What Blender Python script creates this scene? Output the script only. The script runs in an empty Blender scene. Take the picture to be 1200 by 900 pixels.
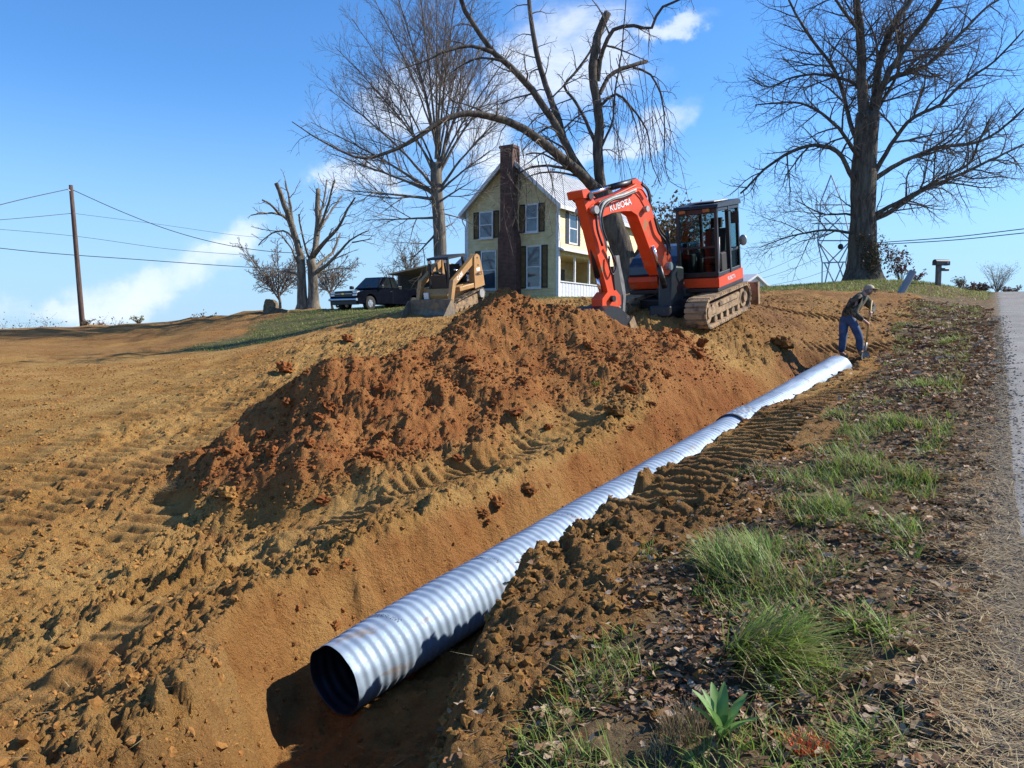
import bpy, bmesh, math, random
import numpy as np
from mathutils import Vector, Matrix, Euler
R = math.radians
rnd = random.Random(7)
rng = np.random.default_rng(11)
SC = bpy.context.scene
COL = SC.collection

# ------------------------------------------------------------------ camera
F, HOR = 900.0, 388.0
PITCH = math.atan((450 - HOR) / F)
CAM = Vector((0, 0, 1.65))
cp, sp = math.cos(PITCH), math.sin(PITCH)
def ray(px, py):
    a, b = (px - 600) / F, (450 - py) / F
    return Vector((a, cp + b * sp, -sp + b * cp))
def at(px, py, Y):
    d = ray(px, py)
    return CAM + d * (Y / d.y)
def px_of(P):
    d = Vector(P) - CAM
    f = d.y * cp - d.z * sp
    return 600 + F * d.x / f, 450 - F * (d.y * sp + d.z * cp) / f
cam = bpy.data.cameras.new('camera'); co = bpy.data.objects.new('camera', cam); COL.objects.link(co)
co.location = CAM; co.rotation_euler = (math.pi / 2 - PITCH, 0, 0)
cam.sensor_width = 36; cam.lens = 36 * F / 1200; cam.clip_end = 6000; cam.clip_start = 0.05
SC.camera = co

# ------------------------------------------------------------------ object helpers
def tag(o, label=None, cat=None, group=None, kind=None):
    if label: o['label'] = label
    if cat: o['category'] = cat
    if group: o['group'] = group
    if kind: o['kind'] = kind
    return o
def empty(name, M, label=None, cat=None, group=None):
    o = bpy.data.objects.new(name, None); COL.objects.link(o)
    o.empty_display_size = 0.2
    o.matrix_world = M if isinstance(M, Matrix) else Matrix.Translation(Vector(M))
    return tag(o, label, cat, group)
def link(name, me, parent=None):
    o = bpy.data.objects.new(name, me); COL.objects.link(o)
    if parent: o.parent = parent
    return o
def copy_tree(o, parent=None):
    c = o.copy(); COL.objects.link(c)
    if parent: c.parent = parent
    for ch in o.children: copy_tree(ch, c)
    return c

def mesh_np(name, V, F4=None, F3=None, smooth=True, mats=(), col=None, attrs=None):
    V = np.asarray(V, np.float32)
    me = bpy.data.meshes.new(name)
    n4 = 0 if F4 is None else len(F4); n3 = 0 if F3 is None else len(F3)
    me.vertices.add(len(V)); me.vertices.foreach_set('co', V.ravel())
    loops = np.concatenate(([np.asarray(F4, np.int32).ravel()] if n4 else []) + ([np.asarray(F3, np.int32).ravel()] if n3 else []))
    me.loops.add(len(loops)); me.loops.foreach_set('vertex_index', loops)
    st = np.concatenate([np.arange(n4) * 4, n4 * 4 + np.arange(n3) * 3]).astype(np.int32)
    me.polygons.add(n4 + n3); me.polygons.foreach_set('loop_start', st)
    me.polygons.foreach_set('use_smooth', np.full(n4 + n3, smooth))
    if col is not None:
        a = me.color_attributes.new('col', 'FLOAT_COLOR', 'POINT')
        c4 = np.ones((len(V), 4), np.float32); c4[:, :3] = col
        a.data.foreach_set('color', c4.ravel())
    for k, v in (attrs or {}).items():
        a = me.attributes.new(k, 'FLOAT', 'POINT'); a.data.foreach_set('value', np.asarray(v, np.float32).ravel())
    me.update(calc_edges=True); me.validate()
    for m in mats: me.materials.append(m)
    return me

class MB:
    """collects shapes for one mesh object"""
    def __init__(s, M=None): s.v = []; s.f = []; s.sm = []; s.mi = []; s.M = M or Matrix.Identity(4); s.m = 0
    def add(s, vs, fs, smooth=False, M=None):
        b = len(s.v); T = s.M @ M if M is not None else s.M
        s.v += [tuple(T @ Vector(v)) for v in vs]
        s.f += [tuple(i + b for i in f) for f in fs]; s.sm += [smooth] * len(fs); s.mi += [s.m] * len(fs)
        return s
    def box(s, c, d, rot=None):
        x, y, z = d[0] / 2, d[1] / 2, d[2] / 2
        vs = [(-x,-y,-z),(x,-y,-z),(x,y,-z),(-x,y,-z),(-x,-y,z),(x,-y,z),(x,y,z),(-x,y,z)]
        M = Matrix.Translation(Vector(c))
        if rot: M = M @ Euler(rot).to_matrix().to_4x4()
        return s.add(vs, [(0,3,2,1),(4,5,6,7),(0,1,5,4),(1,2,6,5),(2,3,7,6),(3,0,4,7)], M=M)
    def box2(s, a, b): 
        return s.box([(a[i] + b[i]) / 2 for i in range(3)], [abs(b[i] - a[i]) for i in range(3)])
    def prism(s, poly, y0, y1, M=None, smooth=False):
        """poly in the xz plane, extruded along y"""
        n = len(poly)
        ar = sum(poly[i][0] * poly[(i+1) % n][1] - poly[(i+1) % n][0] * poly[i][1] for i in range(n))
        if ar < 0: poly = poly[::-1]
        if y0 > y1: y0, y1 = y1, y0
        vs = [(p[0], y0, p[1]) for p in poly] + [(p[0], y1, p[1]) for p in poly]
        fs = [tuple(range(n)), tuple(range(2 * n - 1, n - 1, -1))]
        s.add(vs, fs, False, M)
        return s.add(vs, [((i + 1) % n, i, n + i, n + (i + 1) % n) for i in range(n)], smooth, M)
    def tube(s, pts, r, n=10, caps=True, smooth=True):
        pts = [Vector(p) for p in pts]; N = len(pts)
        rr = r if isinstance(r, (list, tuple)) else [r] * N
        up = None; vs = []
        for i in range(N):
            t = (pts[min(i + 1, N - 1)] - pts[max(i - 1, 0)]).normalized()
            if up is None: up = t.orthogonal().normalized()
            up = (up - t * up.dot(t)).normalized(); w = t.cross(up)
            for k in range(n):
                a = 2 * math.pi * k / n
                vs.append(pts[i] + (up * math.cos(a) + w * math.sin(a)) * rr[i])
        fs = [(i*n+k, i*n+(k+1)%n, (i+1)*n+(k+1)%n, (i+1)*n+k) for i in range(N-1) for k in range(n)]
        b = len(s.v)
        s.add(vs, fs, smooth)
        if caps:
            s.f += [tuple(b + k for k in range(n - 1, -1, -1)), tuple(b + (N-1)*n + k for k in range(n))]; s.sm += [False] * 2; s.mi += [s.m] * 2
        return s
    def lathe(s, prof, n=24, M=None, smooth=True):
        """prof = [(r, z)], axis z"""
        vs = [(p[0]*math.cos(2*math.pi*k/n), p[0]*math.sin(2*math.pi*k/n), p[1]) for p in prof for k in range(n)]
        N = len(prof)
        fs = [(i*n+k, i*n+(k+1)%n, (i+1)*n+(k+1)%n, (i+1)*n+k) for i in range(N-1) for k in range(n)]
        return s.add(vs, fs, smooth, M)
    def wheel(s, c, r, w, n=24, axis='y'):
        M = Matrix.Translation(Vector(c)) @ (Matrix.Rotation(R(90), 4, 'X') if axis == 'y' else Matrix.Rotation(R(90), 4, 'Y') if axis == 'x' else Matrix.Identity(4))
        return s.lathe([(0.0001, -w/2), (r*.96, -w/2), (r, -w/2+.04*r), (r, w/2-.04*r), (r*.96, w/2), (.0001, w/2)], n, M, smooth=False)
    def ball(s, c, r, nu=12, nv=8):
        rx, ry, rz = (r, r, r) if isinstance(r, (int, float)) else r
        M = Matrix.Translation(Vector(c)) @ Matrix.Diagonal((rx, ry, rz, 1))
        return s.lathe([(max(math.sin(math.pi*i/nv), 1e-4), -math.cos(math.pi*i/nv)) for i in range(nv+1)], nu, M)
    def build(s, name, mat, parent=None, bevel=0.0, label=None):
        me = bpy.data.meshes.new(name)
        me.from_pydata([tuple(v) for v in s.v], [], s.f)
        me.polygons.foreach_set('use_smooth', s.sm); me.polygons.foreach_set('material_index', s.mi)
        for m in (mat if isinstance(mat, (list, tuple)) else [mat]): me.materials.append(m)
        me.update()
        o = link(name, me, parent)
        if bevel:
            b = o.modifiers.new('bevel', 'BEVEL'); b.width = bevel; b.segments = 2; b.limit_method = 'ANGLE'; b.angle_limit = R(40)
        if label: o['label'] = label
        return o

def text_mesh(name, body, size, mat, M, parent, extrude=0.002, bold=0.0):
    cu = bpy.data.curves.new(name, 'FONT'); cu.body = body; cu.size = size; cu.extrude = extrude; cu.offset = bold
    cu.align_x = 'CENTER'; cu.align_y = 'CENTER'
    o = bpy.data.objects.new(name, cu); COL.objects.link(o)
    dg = bpy.context.evaluated_depsgraph_get()
    me = bpy.data.meshes.new_from_object(o.evaluated_get(dg))
    bpy.data.objects.remove(o)
    me.materials.clear(); me.materials.append(mat); me.transform(M)
    return link(name, me, parent)

# ------------------------------------------------------------------ materials
def nodes(name):
    m = bpy.data.materials.new(name); m.use_nodes = True
    nt = m.node_tree; b = nt.nodes['Principled BSDF']
    return m, nt, b
def nd(nt, t, **kw):
    n = nt.nodes.new(t)
    for k, v in kw.items():
        if k in n.inputs: n.inputs[k].default_value = v
        else: setattr(n, k, v)
    return n
def L(nt, a, b): nt.links.new(a, b)
def mixc(nt, fac, a, b, mode='MIX'):
    n = nt.nodes.new('ShaderNodeMix'); n.data_type = 'RGBA'; n.blend_type = mode
    for sock, v in ((n.inputs[0], fac), (n.inputs[6], a), (n.inputs[7], b)):
        if isinstance(v, bpy.types.NodeSocket): nt.links.new(v, sock)
        elif isinstance(v, (int, float)): sock.default_value = v
        else: sock.default_value = (*v, 1) if len(v) == 3 else v
    return n.outputs[2]
def ramp(nt, fac, lo, hi, a=0.0, b=1.0):
    n = nd(nt, 'ShaderNodeMapRange'); n.interpolation_type = 'SMOOTHSTEP'
    nt.links.new(fac, n.inputs[0])
    for i, v in enumerate((lo, hi, a, b)): n.inputs[1 + i].default_value = v
    return n.outputs[0]
def mth(nt, op, a, b=0.0):
    n = nd(nt, 'ShaderNodeMath', operation=op)
    for i, v in enumerate((a, b)):
        if isinstance(v, bpy.types.NodeSocket): nt.links.new(v, n.inputs[i])
        else: n.inputs[i].default_value = v
    return n.outputs[0]
def noise(nt, vec, scale, detail=5, rough=.55, dist=0.0):
    n = nd(nt, 'ShaderNodeTexNoise'); n.inputs['Scale'].default_value = scale; n.inputs['Detail'].default_value = detail
    n.inputs['Roughness'].default_value = rough; n.inputs['Distortion'].default_value = dist
    if vec is not None: nt.links.new(vec, n.inputs['Vector'])
    return n.outputs['Fac']
def pmat(name, base, var=.25, scale=6.0, rough=.6, metal=0.0, bump=.0, bscale=None, dirt=None, dirt_amt=.0, dirt_scale=3.0, spec=.5, coat=0.0, stretch=None):
    m, nt, b = nodes(name)
    tc = nd(nt, 'ShaderNodeTexCoord'); vec = tc.outputs['Object']
    if stretch:
        mp = nd(nt, 'ShaderNodeMapping'); mp.inputs['Scale'].default_value = stretch; L(nt, vec, mp.inputs[0]); vec = mp.outputs[0]
    n1 = noise(nt, vec, scale)
    c = mixc(nt, ramp(nt, n1, .3, .7), [x * (1 - var) for x in base], [min(1, x * (1 + var)) for x in base])
    if dirt:
        n2 = noise(nt, vec, dirt_scale, 8, .65)
        c = mixc(nt, ramp(nt, n2, .62 - .4 * dirt_amt, .72 - .3 * dirt_amt), c, dirt)
        rr = ramp(nt, n2, .62 - .4 * dirt_amt, .72 - .3 * dirt_amt, rough, .9); L(nt, rr, b.inputs['Roughness'])
    else: b.inputs['Roughness'].default_value = rough
    L(nt, c, b.inputs['Base Color']); b.inputs['Metallic'].default_value = metal
    b.inputs['Specular IOR Level'].default_value = spec; b.inputs['Coat Weight'].default_value = coat
    if bump:
        bn = nd(nt, 'ShaderNodeBump'); bn.inputs['Strength'].default_value = bump; bn.inputs['Distance'].default_value = .02
        L(nt, noise(nt, vec, bscale or scale * 4, 8, .6), bn.inputs['Height']); L(nt, bn.outputs[0], b.inputs['Normal'])
    return m
def glass(name, tint=(.8,.85,.85), rough=.02, refl=.12):
    m = bpy.data.materials.new(name); m.use_nodes = True; nt = m.node_tree
    nt.nodes.remove(nt.nodes['Principled BSDF']); out = nt.nodes['Material Output']
    t = nd(nt, 'ShaderNodeBsdfTransparent'); t.inputs[0].default_value = (*tint, 1)
    g = nd(nt, 'ShaderNodeBsdfGlossy'); g.inputs['Roughness'].default_value = rough
    lw = nd(nt, 'ShaderNodeLayerWeight'); lw.inputs[0].default_value = .35
    no = noise(nt, nd(nt, 'ShaderNodeTexCoord').outputs['Object'], 3.0, 6)
    f = mth(nt, 'ADD', mth(nt, 'MULTIPLY', lw.outputs['Fresnel'], .05), mth(nt, 'MULTIPLY', no, refl))
    mx = nd(nt, 'ShaderNodeMixShader'); L(nt, f, mx.inputs[0]); L(nt, t.outputs[0], mx.inputs[1]); L(nt, g.outputs[0], mx.inputs[2]); L(nt, mx.outputs[0], out.inputs[0])
    return m
def attr_mat(name, rough=.7, trans=0.0, spec=.3, bump=0.0, bscale=40):
    """colour from the per-piece 'col' attribute (each leaf, blade or clod its own tone)"""
    m, nt, b = nodes(name)
    a = nd(nt, 'ShaderNodeAttribute', attribute_name='col')
    n1 = noise(nt, nd(nt, 'ShaderNodeTexCoord').outputs['Object'], bscale, 4)
    c = mixc(nt, ramp(nt, n1, .3, .7, 0, .35), a.outputs['Color'], mixc(nt, 1.0, a.outputs['Color'], (.55,.5,.45), 'MULTIPLY'))
    L(nt, c, b.inputs['Base Color']); b.inputs['Roughness'].default_value = rough; b.inputs['Specular IOR Level'].default_value = spec
    if trans:
        out = nt.nodes['Material Output']; t = nd(nt, 'ShaderNodeBsdfTranslucent'); L(nt, a.outputs['Color'], t.inputs[0])
        mx = nd(nt, 'ShaderNodeMixShader'); mx.inputs[0].default_value = trans
        L(nt, b.outputs[0], mx.inputs[1]); L(nt, t.outputs[0], mx.inputs[2]); L(nt, mx.outputs[0], out.inputs[0])
    if bump:
        bn = nd(nt, 'ShaderNodeBump'); bn.inputs['Strength'].default_value = bump; bn.inputs['Distance'].default_value = .01
        L(nt, noise(nt, nd(nt, 'ShaderNodeTexCoord').outputs['Object'], bscale * 1.6, 8, .65), bn.inputs['Height']); L(nt, bn.outputs[0], b.inputs['Normal'])
    return m

# ------------------------------------------------------------------ numpy noise
def _hash(i, j, seed):
    h = (i.astype(np.int64) * 374761393 + j.astype(np.int64) * 668265263 + seed * 1442695041) & 0xFFFFFFFF
    h = ((h ^ (h >> 13)) * 1274126177) & 0xFFFFFFFF
    return (h ^ (h >> 16)) & 0xFFFFFFFF
def perlin(x, y, seed=0):
    xi, yi = np.floor(x), np.floor(y); xf, yf = x - xi, y - yi
    u, v = xf**3 * (xf * (xf * 6 - 15) + 10), yf**3 * (yf * (yf * 6 - 15) + 10)
    def g(a, b):
        th = _hash(xi + a, yi + b, seed) * (2 * math.pi / 4294967296.0)
        return np.cos(th) * (xf - a) + np.sin(th) * (yf - b)
    return 1.5 * ((g(0,0)*(1-u) + g(1,0)*u) * (1-v) + (g(0,1)*(1-u) + g(1,1)*u) * v)
def fbm(x, y, scale, octs=4, seed=0, gain=.5, ridged=False):
    r = 0; a = 1; f = scale
    for k in range(octs):
        p = perlin(x * f, y * f, seed + k * 17)
        r = r + a * ((1 - 2 * np.abs(p)) if ridged else p); a *= gain; f *= 2.03
    return r
def worley(x, y, cell, seed=0):
    X, Y = x / cell, y / cell; xi, yi = np.floor(X), np.floor(Y)
    best = np.full(X.shape, 9.0); idv = np.zeros(X.shape)
    for a in (-1, 0, 1):
        for b in (-1, 0, 1):
            h = _hash(xi + a, yi + b, seed); h2 = _hash(xi + a, yi + b, seed + 5)
            d = np.hypot(xi + a + h / 4294967296.0 - X, yi + b + h2 / 4294967296.0 - Y)
            w = d < best; best = np.where(w, d, best); idv = np.where(w, (_hash(xi + a, yi + b, seed + 9)) / 4294967296.0, idv)
    return best, idv
def sstep(a, b, x):
    t = np.clip((x - a) / (b - a), 0, 1); return t * t * (3 - 2 * t)
# ------------------------------------------------------------------ the lie of the land
PD, PN = np.array((.614, .789)), np.array((-.789, .614))         # along the pipe, left of it
PR = .282                                                         # pipe radius
_p0 = at(391, 797, 5.62); _p1 = at(982, 432, 16.0)
P0 = np.array(_p0); P1 = np.array(_p1)
_d = P1[:2] - P0[:2]; PLEN = float(np.hypot(*_d)); PD = _d / PLEN; PN = np.array((-PD[1], PD[0]))
PSL = (P1[2] - P0[2]) / PLEN
def st_of(x, y):
    dx, dy = x - P0[0], y - P0[1]
    return dx * PD[0] + dy * PD[1], dx * PN[0] + dy * PN[1]
def xy_of(s, t): return P0[0] + s * PD[0] + t * PN[0], P0[1] + s * PD[1] + t * PN[1]
RD = np.array((.53, .848)); RN = np.array((-.848, .53))          # along the road, left of it
def uv_of(x, y): return x * RD[0] + y * RD[1], x * RN[0] + y * RN[1]
def road_z(u):
    w = np.maximum(u - 40, 0)
    return .080 * u - .0022 * np.minimum(w, 60) ** 2 - .264 * np.maximum(w - 60, 0) * .6
def pp(px, py, Y):
    p = at(px, py, Y); return (p.x, p.y, p.z)
ctrl = []
for s, zl in ((-3,-.85),(-1,-.62),(1.5,-.32),(3.6,-.05),(5.7,.22),(8.7,.72),(11.2,1.2)):
    ctrl.append((*xy_of(s, 1.5), zl))
for s, zr in ((-3.2,-.12),(-1,.06),(.2,.17),(1.7,.36),(3.6,.55),(5.6,.72),(9.5,.98),(13.3,1.2)):
    ctrl.append((*xy_of(s, -1.35), zr)); ctrl.append((*xy_of(s, -2.2), zr + .02))
ctrl += [pp(*a) for a in ((815,386,15.7),(880,358,18.2),(740,378,16.0),(800,352,21.5),(920,352,22.5),
    (470,371,25.5),(520,370,25.0),(560,352,28.0),(440,366,33.0),(437,363,40.0),(360,365,42.0),(318,367,38.0),(95,386,48.0),
    (0,389,46.0),(200,381,48.0),(270,374,45.0),(653,348,45.0),(548,351,48.4),(700,352,34.0),(740,350,45.0),(740,352,30.0),
    (1012,331,36.0),(950,334,35.0),(890,338,33.0),(1100,334,32.0),(1055,346,28.0),(1000,372,20.0),(1003,418,16.4),(960,400,17.5),(1050,370,21.0),
    (620,362,22.0),(200,680,7.4),(100,800,5.0),(0,600,9.6),(60,700,7.0),(0,450,20.0),(200,430,21.0),(150,405,32.0),(300,405,26.0),(300,480,14.5),(380,380,30.0),(80,520,13.0))]
for (x, y, z) in ((-40,20,.6),(-40,60,1.0),(-8,62,3.6),(16,60,4.2),(30,60,3.0),(-22,30,1.0),(-20,8,-1.0),(-8,1,-1.1),(-3,-3,-.9),(-1.2,1.5,-.3),(-30,0,-1.2),(5,75,3.5)):
    ctrl.append((x, y, z))
for u in (-4, 0, 5, 10, 16, 22, 28, 36, 44): 
    ctrl.append((u*RD[0]+.3*RN[0], u*RD[1]+.3*RN[1], float(road_z(np.array(float(u)))) - .02))
ctrl = np.array(ctrl)
def _tk(r2): return .5 * r2 * np.log(r2 + 1e-9)
_n = len(ctrl)
_K = _tk((ctrl[:,None,0]-ctrl[None,:,0])**2 + (ctrl[:,None,1]-ctrl[None,:,1])**2) + np.eye(_n) * .12
_Pm = np.c_[np.ones(_n), ctrl[:, :2]]
_A = np.block([[_K, _Pm], [_Pm.T, np.zeros((3, 3))]])
_w = np.linalg.solve(_A, np.r_[ctrl[:, 2], 0, 0, 0])
def tps(x, y):
    r = _w[_n] + _w[_n+1] * x + _w[_n+2] * y
    for i in range(_n):
        r = r + _w[i] * _tk((x - ctrl[i,0])**2 + (y - ctrl[i,1])**2)
    return r
RIDGE = [(-3.9,10.9,.40,1.0),(-3.3,11.15,.90,1.4),(-2.6,11.4,1.52,1.8),(-1.9,11.9,1.42,1.9),(-1.1,13.0,1.40,2.1),(-.15,14.0,1.72,2.4),(.7,13.9,1.36,2.2),(1.6,13.6,1.02,1.9),(2.5,13.8,.72,1.5),(3.2,14.3,.50,1.1),(3.6,14.6,.2,.7)]
def mound_h(x, y):
    xw = x + .35 * perlin(x * .9, y * .9, 41) + .12 * perlin(x * 2.7, y * 2.7, 43)
    yw = y + .35 * perlin(x * .9, y * .9, 42) + .12 * perlin(x * 2.7, y * 2.7, 44)
    best = np.zeros(x.shape)
    for (a, b) in zip(RIDGE[:-1], RIDGE[1:]):
        ax, ay = a[0], a[1]; dx, dy = b[0]-ax, b[1]-ay
        k = np.clip(((xw-ax)*dx + (yw-ay)*dy) / (dx*dx+dy*dy), 0, 1)
        d = np.hypot(xw - ax - k*dx, yw - ay - k*dy)
        hh = a[2] + k*(b[2]-a[2]); ww = (a[3] + k*(b[3]-a[3])) * np.where(yw > ay + k*dy, 1.0, 1.30)
        q = np.clip(1 - (np.sqrt(d * d + .2) - .25) / ww, 0, 1)
        best = np.maximum(best, hh * 1.06 * q ** 1.1)
    return best
HUMPS = [(*pp(215,690,7.0)[:2], .20, .42), (*pp(180,700,6.7)[:2], -.10, .30), (*pp(250,665,7.4)[:2], .12, .35), (*pp(60,640,8.3)[:2], .10, .35), (*pp(95,800,5.2)[:2], .08, .25), (*pp(10,780,5.4)[:2], .10, .3), (*pp(330,640,7.9)[:2], .10, .3), (*pp(450,610,8.6)[:2], .10, .3), (*pp(590,585,9.2)[:2], .09, .25)]
TRACKS = [  # start, end, lateral centre line, width, pitch, amp
    (xy_of(1.2,-1.75), xy_of(11.5,-1.55), .62, .17, .034), (xy_of(2.0,-2.75), xy_of(9.5,-2.4), .45, .17, .022),
    (xy_of(1.4,1.95), xy_of(10.0,1.75), .60, .17, .030),
    ((-6.4,8.2), (-4.3,17.0), .68, .29, .036), ((-4.6,8.6), (-3.6,16.0), .68, .29, .036), ((-8.6,9.0), (-6.0,20.0), .68, .29, .036), ((-11,11), (-7.6,22.0), .68, .29, .036),
    ((-9.8,9.5), (-6.6,21.0), .68, .29, .036), ((-3.6,9.6), (-5.2,21.0), .5, .16, .028), ((-7.4,8.6),(-5.2,17.0),.68, .29, .036), ((-12.6,13), (-9.0,24.0), .68, .29, .036),
    ((5.9,19.0), (10.5,20.3), .5, .2, .05), ((6.2,17.0), (10.5,18.0), .5, .2, .03), ((-3.2,4.6), (-2.2,8.0), .5, .15, .011)]
def terrain(x, y, detail=True):
    z = tps(x, y)
    r = np.hypot(x, y - 20)
    far = sstep(48, 150, r)
    z = z * (1 - far) + far * (-7 - 5 * sstep(200, 900, r) + 3.0 * fbm(x, y, .004, 3, 3))
    u, v = uv_of(x, y)
    rz = road_z(u) + .05 * np.minimum(v + 3, 0) * 0
    zr = np.where(u < 100, rz, -12)
    k = 1 - sstep(.1, 1.5, v)
    k = k * (1 - sstep(70, 110, u))
    z = z * (1 - k) + k * (zr + .012 - .07 * sstep(-.10, -.45, v))
    s, t = st_of(x, y)
    tw = t + .07 * perlin(x * 1.3, y * 1.3, 5) + .03 * perlin(x * 4, y * 4, 6)
    mo = mound_h(x, y)
    grassm = np.clip(sstep(24, 29, y + 3 * perlin(x * .15, y * .15, 8)) * sstep(-13.5, -9, x + 3 * perlin(x*.2, y*.2, 9)), 0, 1)
    grassm = np.maximum(grassm * (1 - sstep(6, 9, x) * (1 - sstep(31, 34, y))), sstep(28, 31, y + 1.6 * perlin(x*.3, y*.3, 12)) * sstep(5, 9, x))
    grassm = np.maximum(grassm, sstep(60, 80, r))
    verge = sstep(-.08, .1, v + .15 * perlin(x*1.5, y*1.5, 14)) * (1 - sstep(1.15, 1.75, v - .05 * np.maximum(u - 14, 0) + .45 * fbm(x, y, .8, 2, 15)))
    verge = verge * (v > -1)
    inside = sstep(-4.6, -3.4, s) * (1 - sstep(PLEN - .1, PLEN + .7, s))
    slopeL = 1.75 - .35 * sstep(3.0, 8.0, s)
    slopeR = 2.6
    fl = np.interp(s, (-2.6, -1.7, -1.15, -.8, 0, 3), (-2.4, -1.9, -1.1, -.25, .42, .42)); fr = np.interp(s, (-3, -1.5, 0, 1.5, 5.6, 11, 13), (2.5, 1.95, 1.12, .92, .70, .48, .40))
    floor = P0[2] + PSL * s - PR - .02
    prof = floor + np.maximum(tw - fl, 0) * slopeL + np.maximum(-tw - fr, 0) * slopeR
    z0 = z + mo
    for (hx, hy, hh, hr) in HUMPS:
        q = np.hypot(x - hx + .12 * perlin(x*4, y*4, 25), y - hy + .12 * perlin(x*4, y*4, 26)) / hr
        z0 = z0 + hh * (1 - sstep(.25, 1.0, q))
    dirt = (1 - grassm) * (1 - .75 * verge) * (1 - sstep(.35, .1, v))
    lump = z0 * 0
    trench = np.zeros(x.shape); red = np.zeros(x.shape)
    d = z0 - prof
    hs = .10
    zc = np.where(inside > 0, 0.5 * (z0 + prof - np.sqrt((z0 - prof) ** 2 + hs * hs)), z0)
    zc = z0 * (1 - inside) + zc * inside
    trench = sstep(.02, .22, z0 - zc - .02) * sstep(.98, .62, zc - floor + .12 * perlin(x*1.7, y*1.7, 24))
    # heaped edge along the right lip
    z = zc + .05 * (s < 3.2) * np.exp(-((t + 1.75) / .35) ** 2) * inside * (1 - trench) * (.4 + perlin(x * .8, y * .8, 22))
    amp = dirt * (1 - .65 * sstep(.03, .3, z0 - zc)) * (1 - .66 * trench * sstep(2.0, 1.2, t) * np.maximum(sstep(-1.1, -.4, s + .25 * perlin(x*3, y*3, 23)), t < -1.1))
    mk = sstep(.05, .5, mo)
    near = 1 - sstep(18, 34, np.hypot(x, y))
    if detail:
        lo = fbm(x, y, .55, 3, 30)
        rough = (.55 + .45 * sstep(-.2, .5, fbm(x, y, .35, 2, 31))) 
        # smoother driven band beside the trench and in the field
        bench = sstep(1.0, 1.4, t) * sstep(3.4, 2.6, t) * sstep(.6, 2, s) * sstep(11.5, 10, s) * (1 - sstep(.05, .3, mo))
        rbank = sstep(-.8, -1.1, t) * sstep(-2.9, -2.3, t) * sstep(2.0, 3.2, s) * sstep(13, 12, s)
        rough = rough * (1 - .6 * bench) * (1 - .6 * rbank)
        driven = np.maximum(bench, rbank)
        for (a, b, w, pitch, am) in TRACKS:
            dx, dy = b[0]-a[0], b[1]-a[1]; ln = math.hypot(dx, dy); dx /= ln; dy /= ln
            al = (x-a[0])*dx + (y-a[1])*dy; la = -(x-a[0])*dy + (y-a[1])*dx + .10 * np.sin(al * .8 + a[0])
            m = sstep(w*.62, w*.42, np.abs(la)) * sstep(-.3, .4, al) * sstep(ln + .3, ln - .4, al) * (1 - trench) * (1 - sstep(.05, .35, mo))
            m = m * sstep(-.45, .0, fbm(x, y, .9, 2, 33) + .2); driven = np.maximum(driven, m)
            ph = al / pitch + .25 * perlin(x * 2, y * 2, 34)
            tri = np.abs((ph % 1) - .5) * 2
            lump = lump + m * dirt * (2.3 * am * (sstep(.2, .8, tri) - .6) - .02)
            rough = rough * (1 - .72 * m)
        rough = rough * (1 + .6 * (1 - sstep(6.5, 10.5, np.hypot(x, y))) * sstep(1.1, 2.2, t + 3.0 * sstep(-.2, -1.2, s)) * (1 - driven * .6))
        f1, id1 = worley(x + .05 * perlin(x*9, y*9, 50), y + .05 * perlin(x*9, y*9, 51), .34, 60)
        f2, id2 = worley(x + .03 * perlin(x*18, y*18, 52), y + .03 * perlin(x*18, y*18, 53), .15, 61)
        f3, id3 = worley(x, y, .07, 62)
        c1 = np.sqrt(np.clip(1 - (f1 / .62) ** 2, 0, 1)) * np.where(id1 > .45, id1, .1)
        c2 = np.sqrt(np.clip(1 - (f2 / .62) ** 2, 0, 1)) * np.where(id2 > .35, id2, .1)
        c3 = np.sqrt(np.clip(1 - (f3 / .62) ** 2, 0, 1)) * id3
        bank = sstep(-1.2, -1.5, t) * sstep(2.6, 2.2, -t) * 0
        bk = sstep(1.5, 1.9, v) * (t < -1)
        a1 = (.050 + .035 * mk + .03 * bk); a2 = .042 + .0 * mk + .012 * bk
        lump = lump + amp * near * rough * (a1 * (c1 - .35) * .9 + a2 * (c2 - .35) + (.046 - .022 * mk + .01 * bk) * c3 + .075 * fbm(x, y, 1.1, 3, 70) * (1 + .4 * mk))
        bil = 0; fa = 1.0; fq = 3.2
        for k in range(5): bil = bil + fa * np.abs(perlin(x * fq + .2 * perlin(y*7, x*7, 66), y * fq, 90 + k)); fa *= .58; fq *= 2.1
        f4, id4 = worley(x + .01 * perlin(x*40, y*40, 54), y, .042, 63)
        c4 = np.sqrt(np.clip(1 - (f4 / .6) ** 2, 0, 1)) * id4
        lump = lump + amp * near * rough * ((.075 + .03 * mk + .03 * bk) * (bil - .7) + (.034 - .016 * mk) * c4)
        lump = lump + amp * (.012 * fbm(x, y, 6, 3, 71) + .05 * fbm(x, y, .45, 2, 72))
        lump = lump + trench * (.045 * c1 * sstep(.0, .5, perlin(x*.7, y*.7, 79) + .15)) + trench * 1.0 * (.085 * fbm(x, y, 1.6, 5, 73, .6) + .012 * fbm(s * 1.2, t * 9, 1.0, 3, 78) + .022 * c2 * sstep(.3, .8, perlin(x*.8, y*.8, 74) + .5))
        lump = lump + (verge + grassm) * near * (.035 * fbm(x, y, 2.2, 4, 75))
        lump = lump + (1 - near) * dirt * (.12 * fbm(x, y, .5, 4, 76) + .09 * fbm(x, y, 1.3, 4, 77, ridged=True))
        lump = lump * (1 - sstep(.05, -.25, v) * (u < 110))
    z = z + lump
    red = np.clip(mk * .9 + trench * (.85 + .5 * perlin(x*.9, y*.9, 87)) * sstep(-2, 2.5, s) + .25 * sstep(.2, .6, fbm(x, y, .22, 3, 80)), 0, 1)
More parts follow.
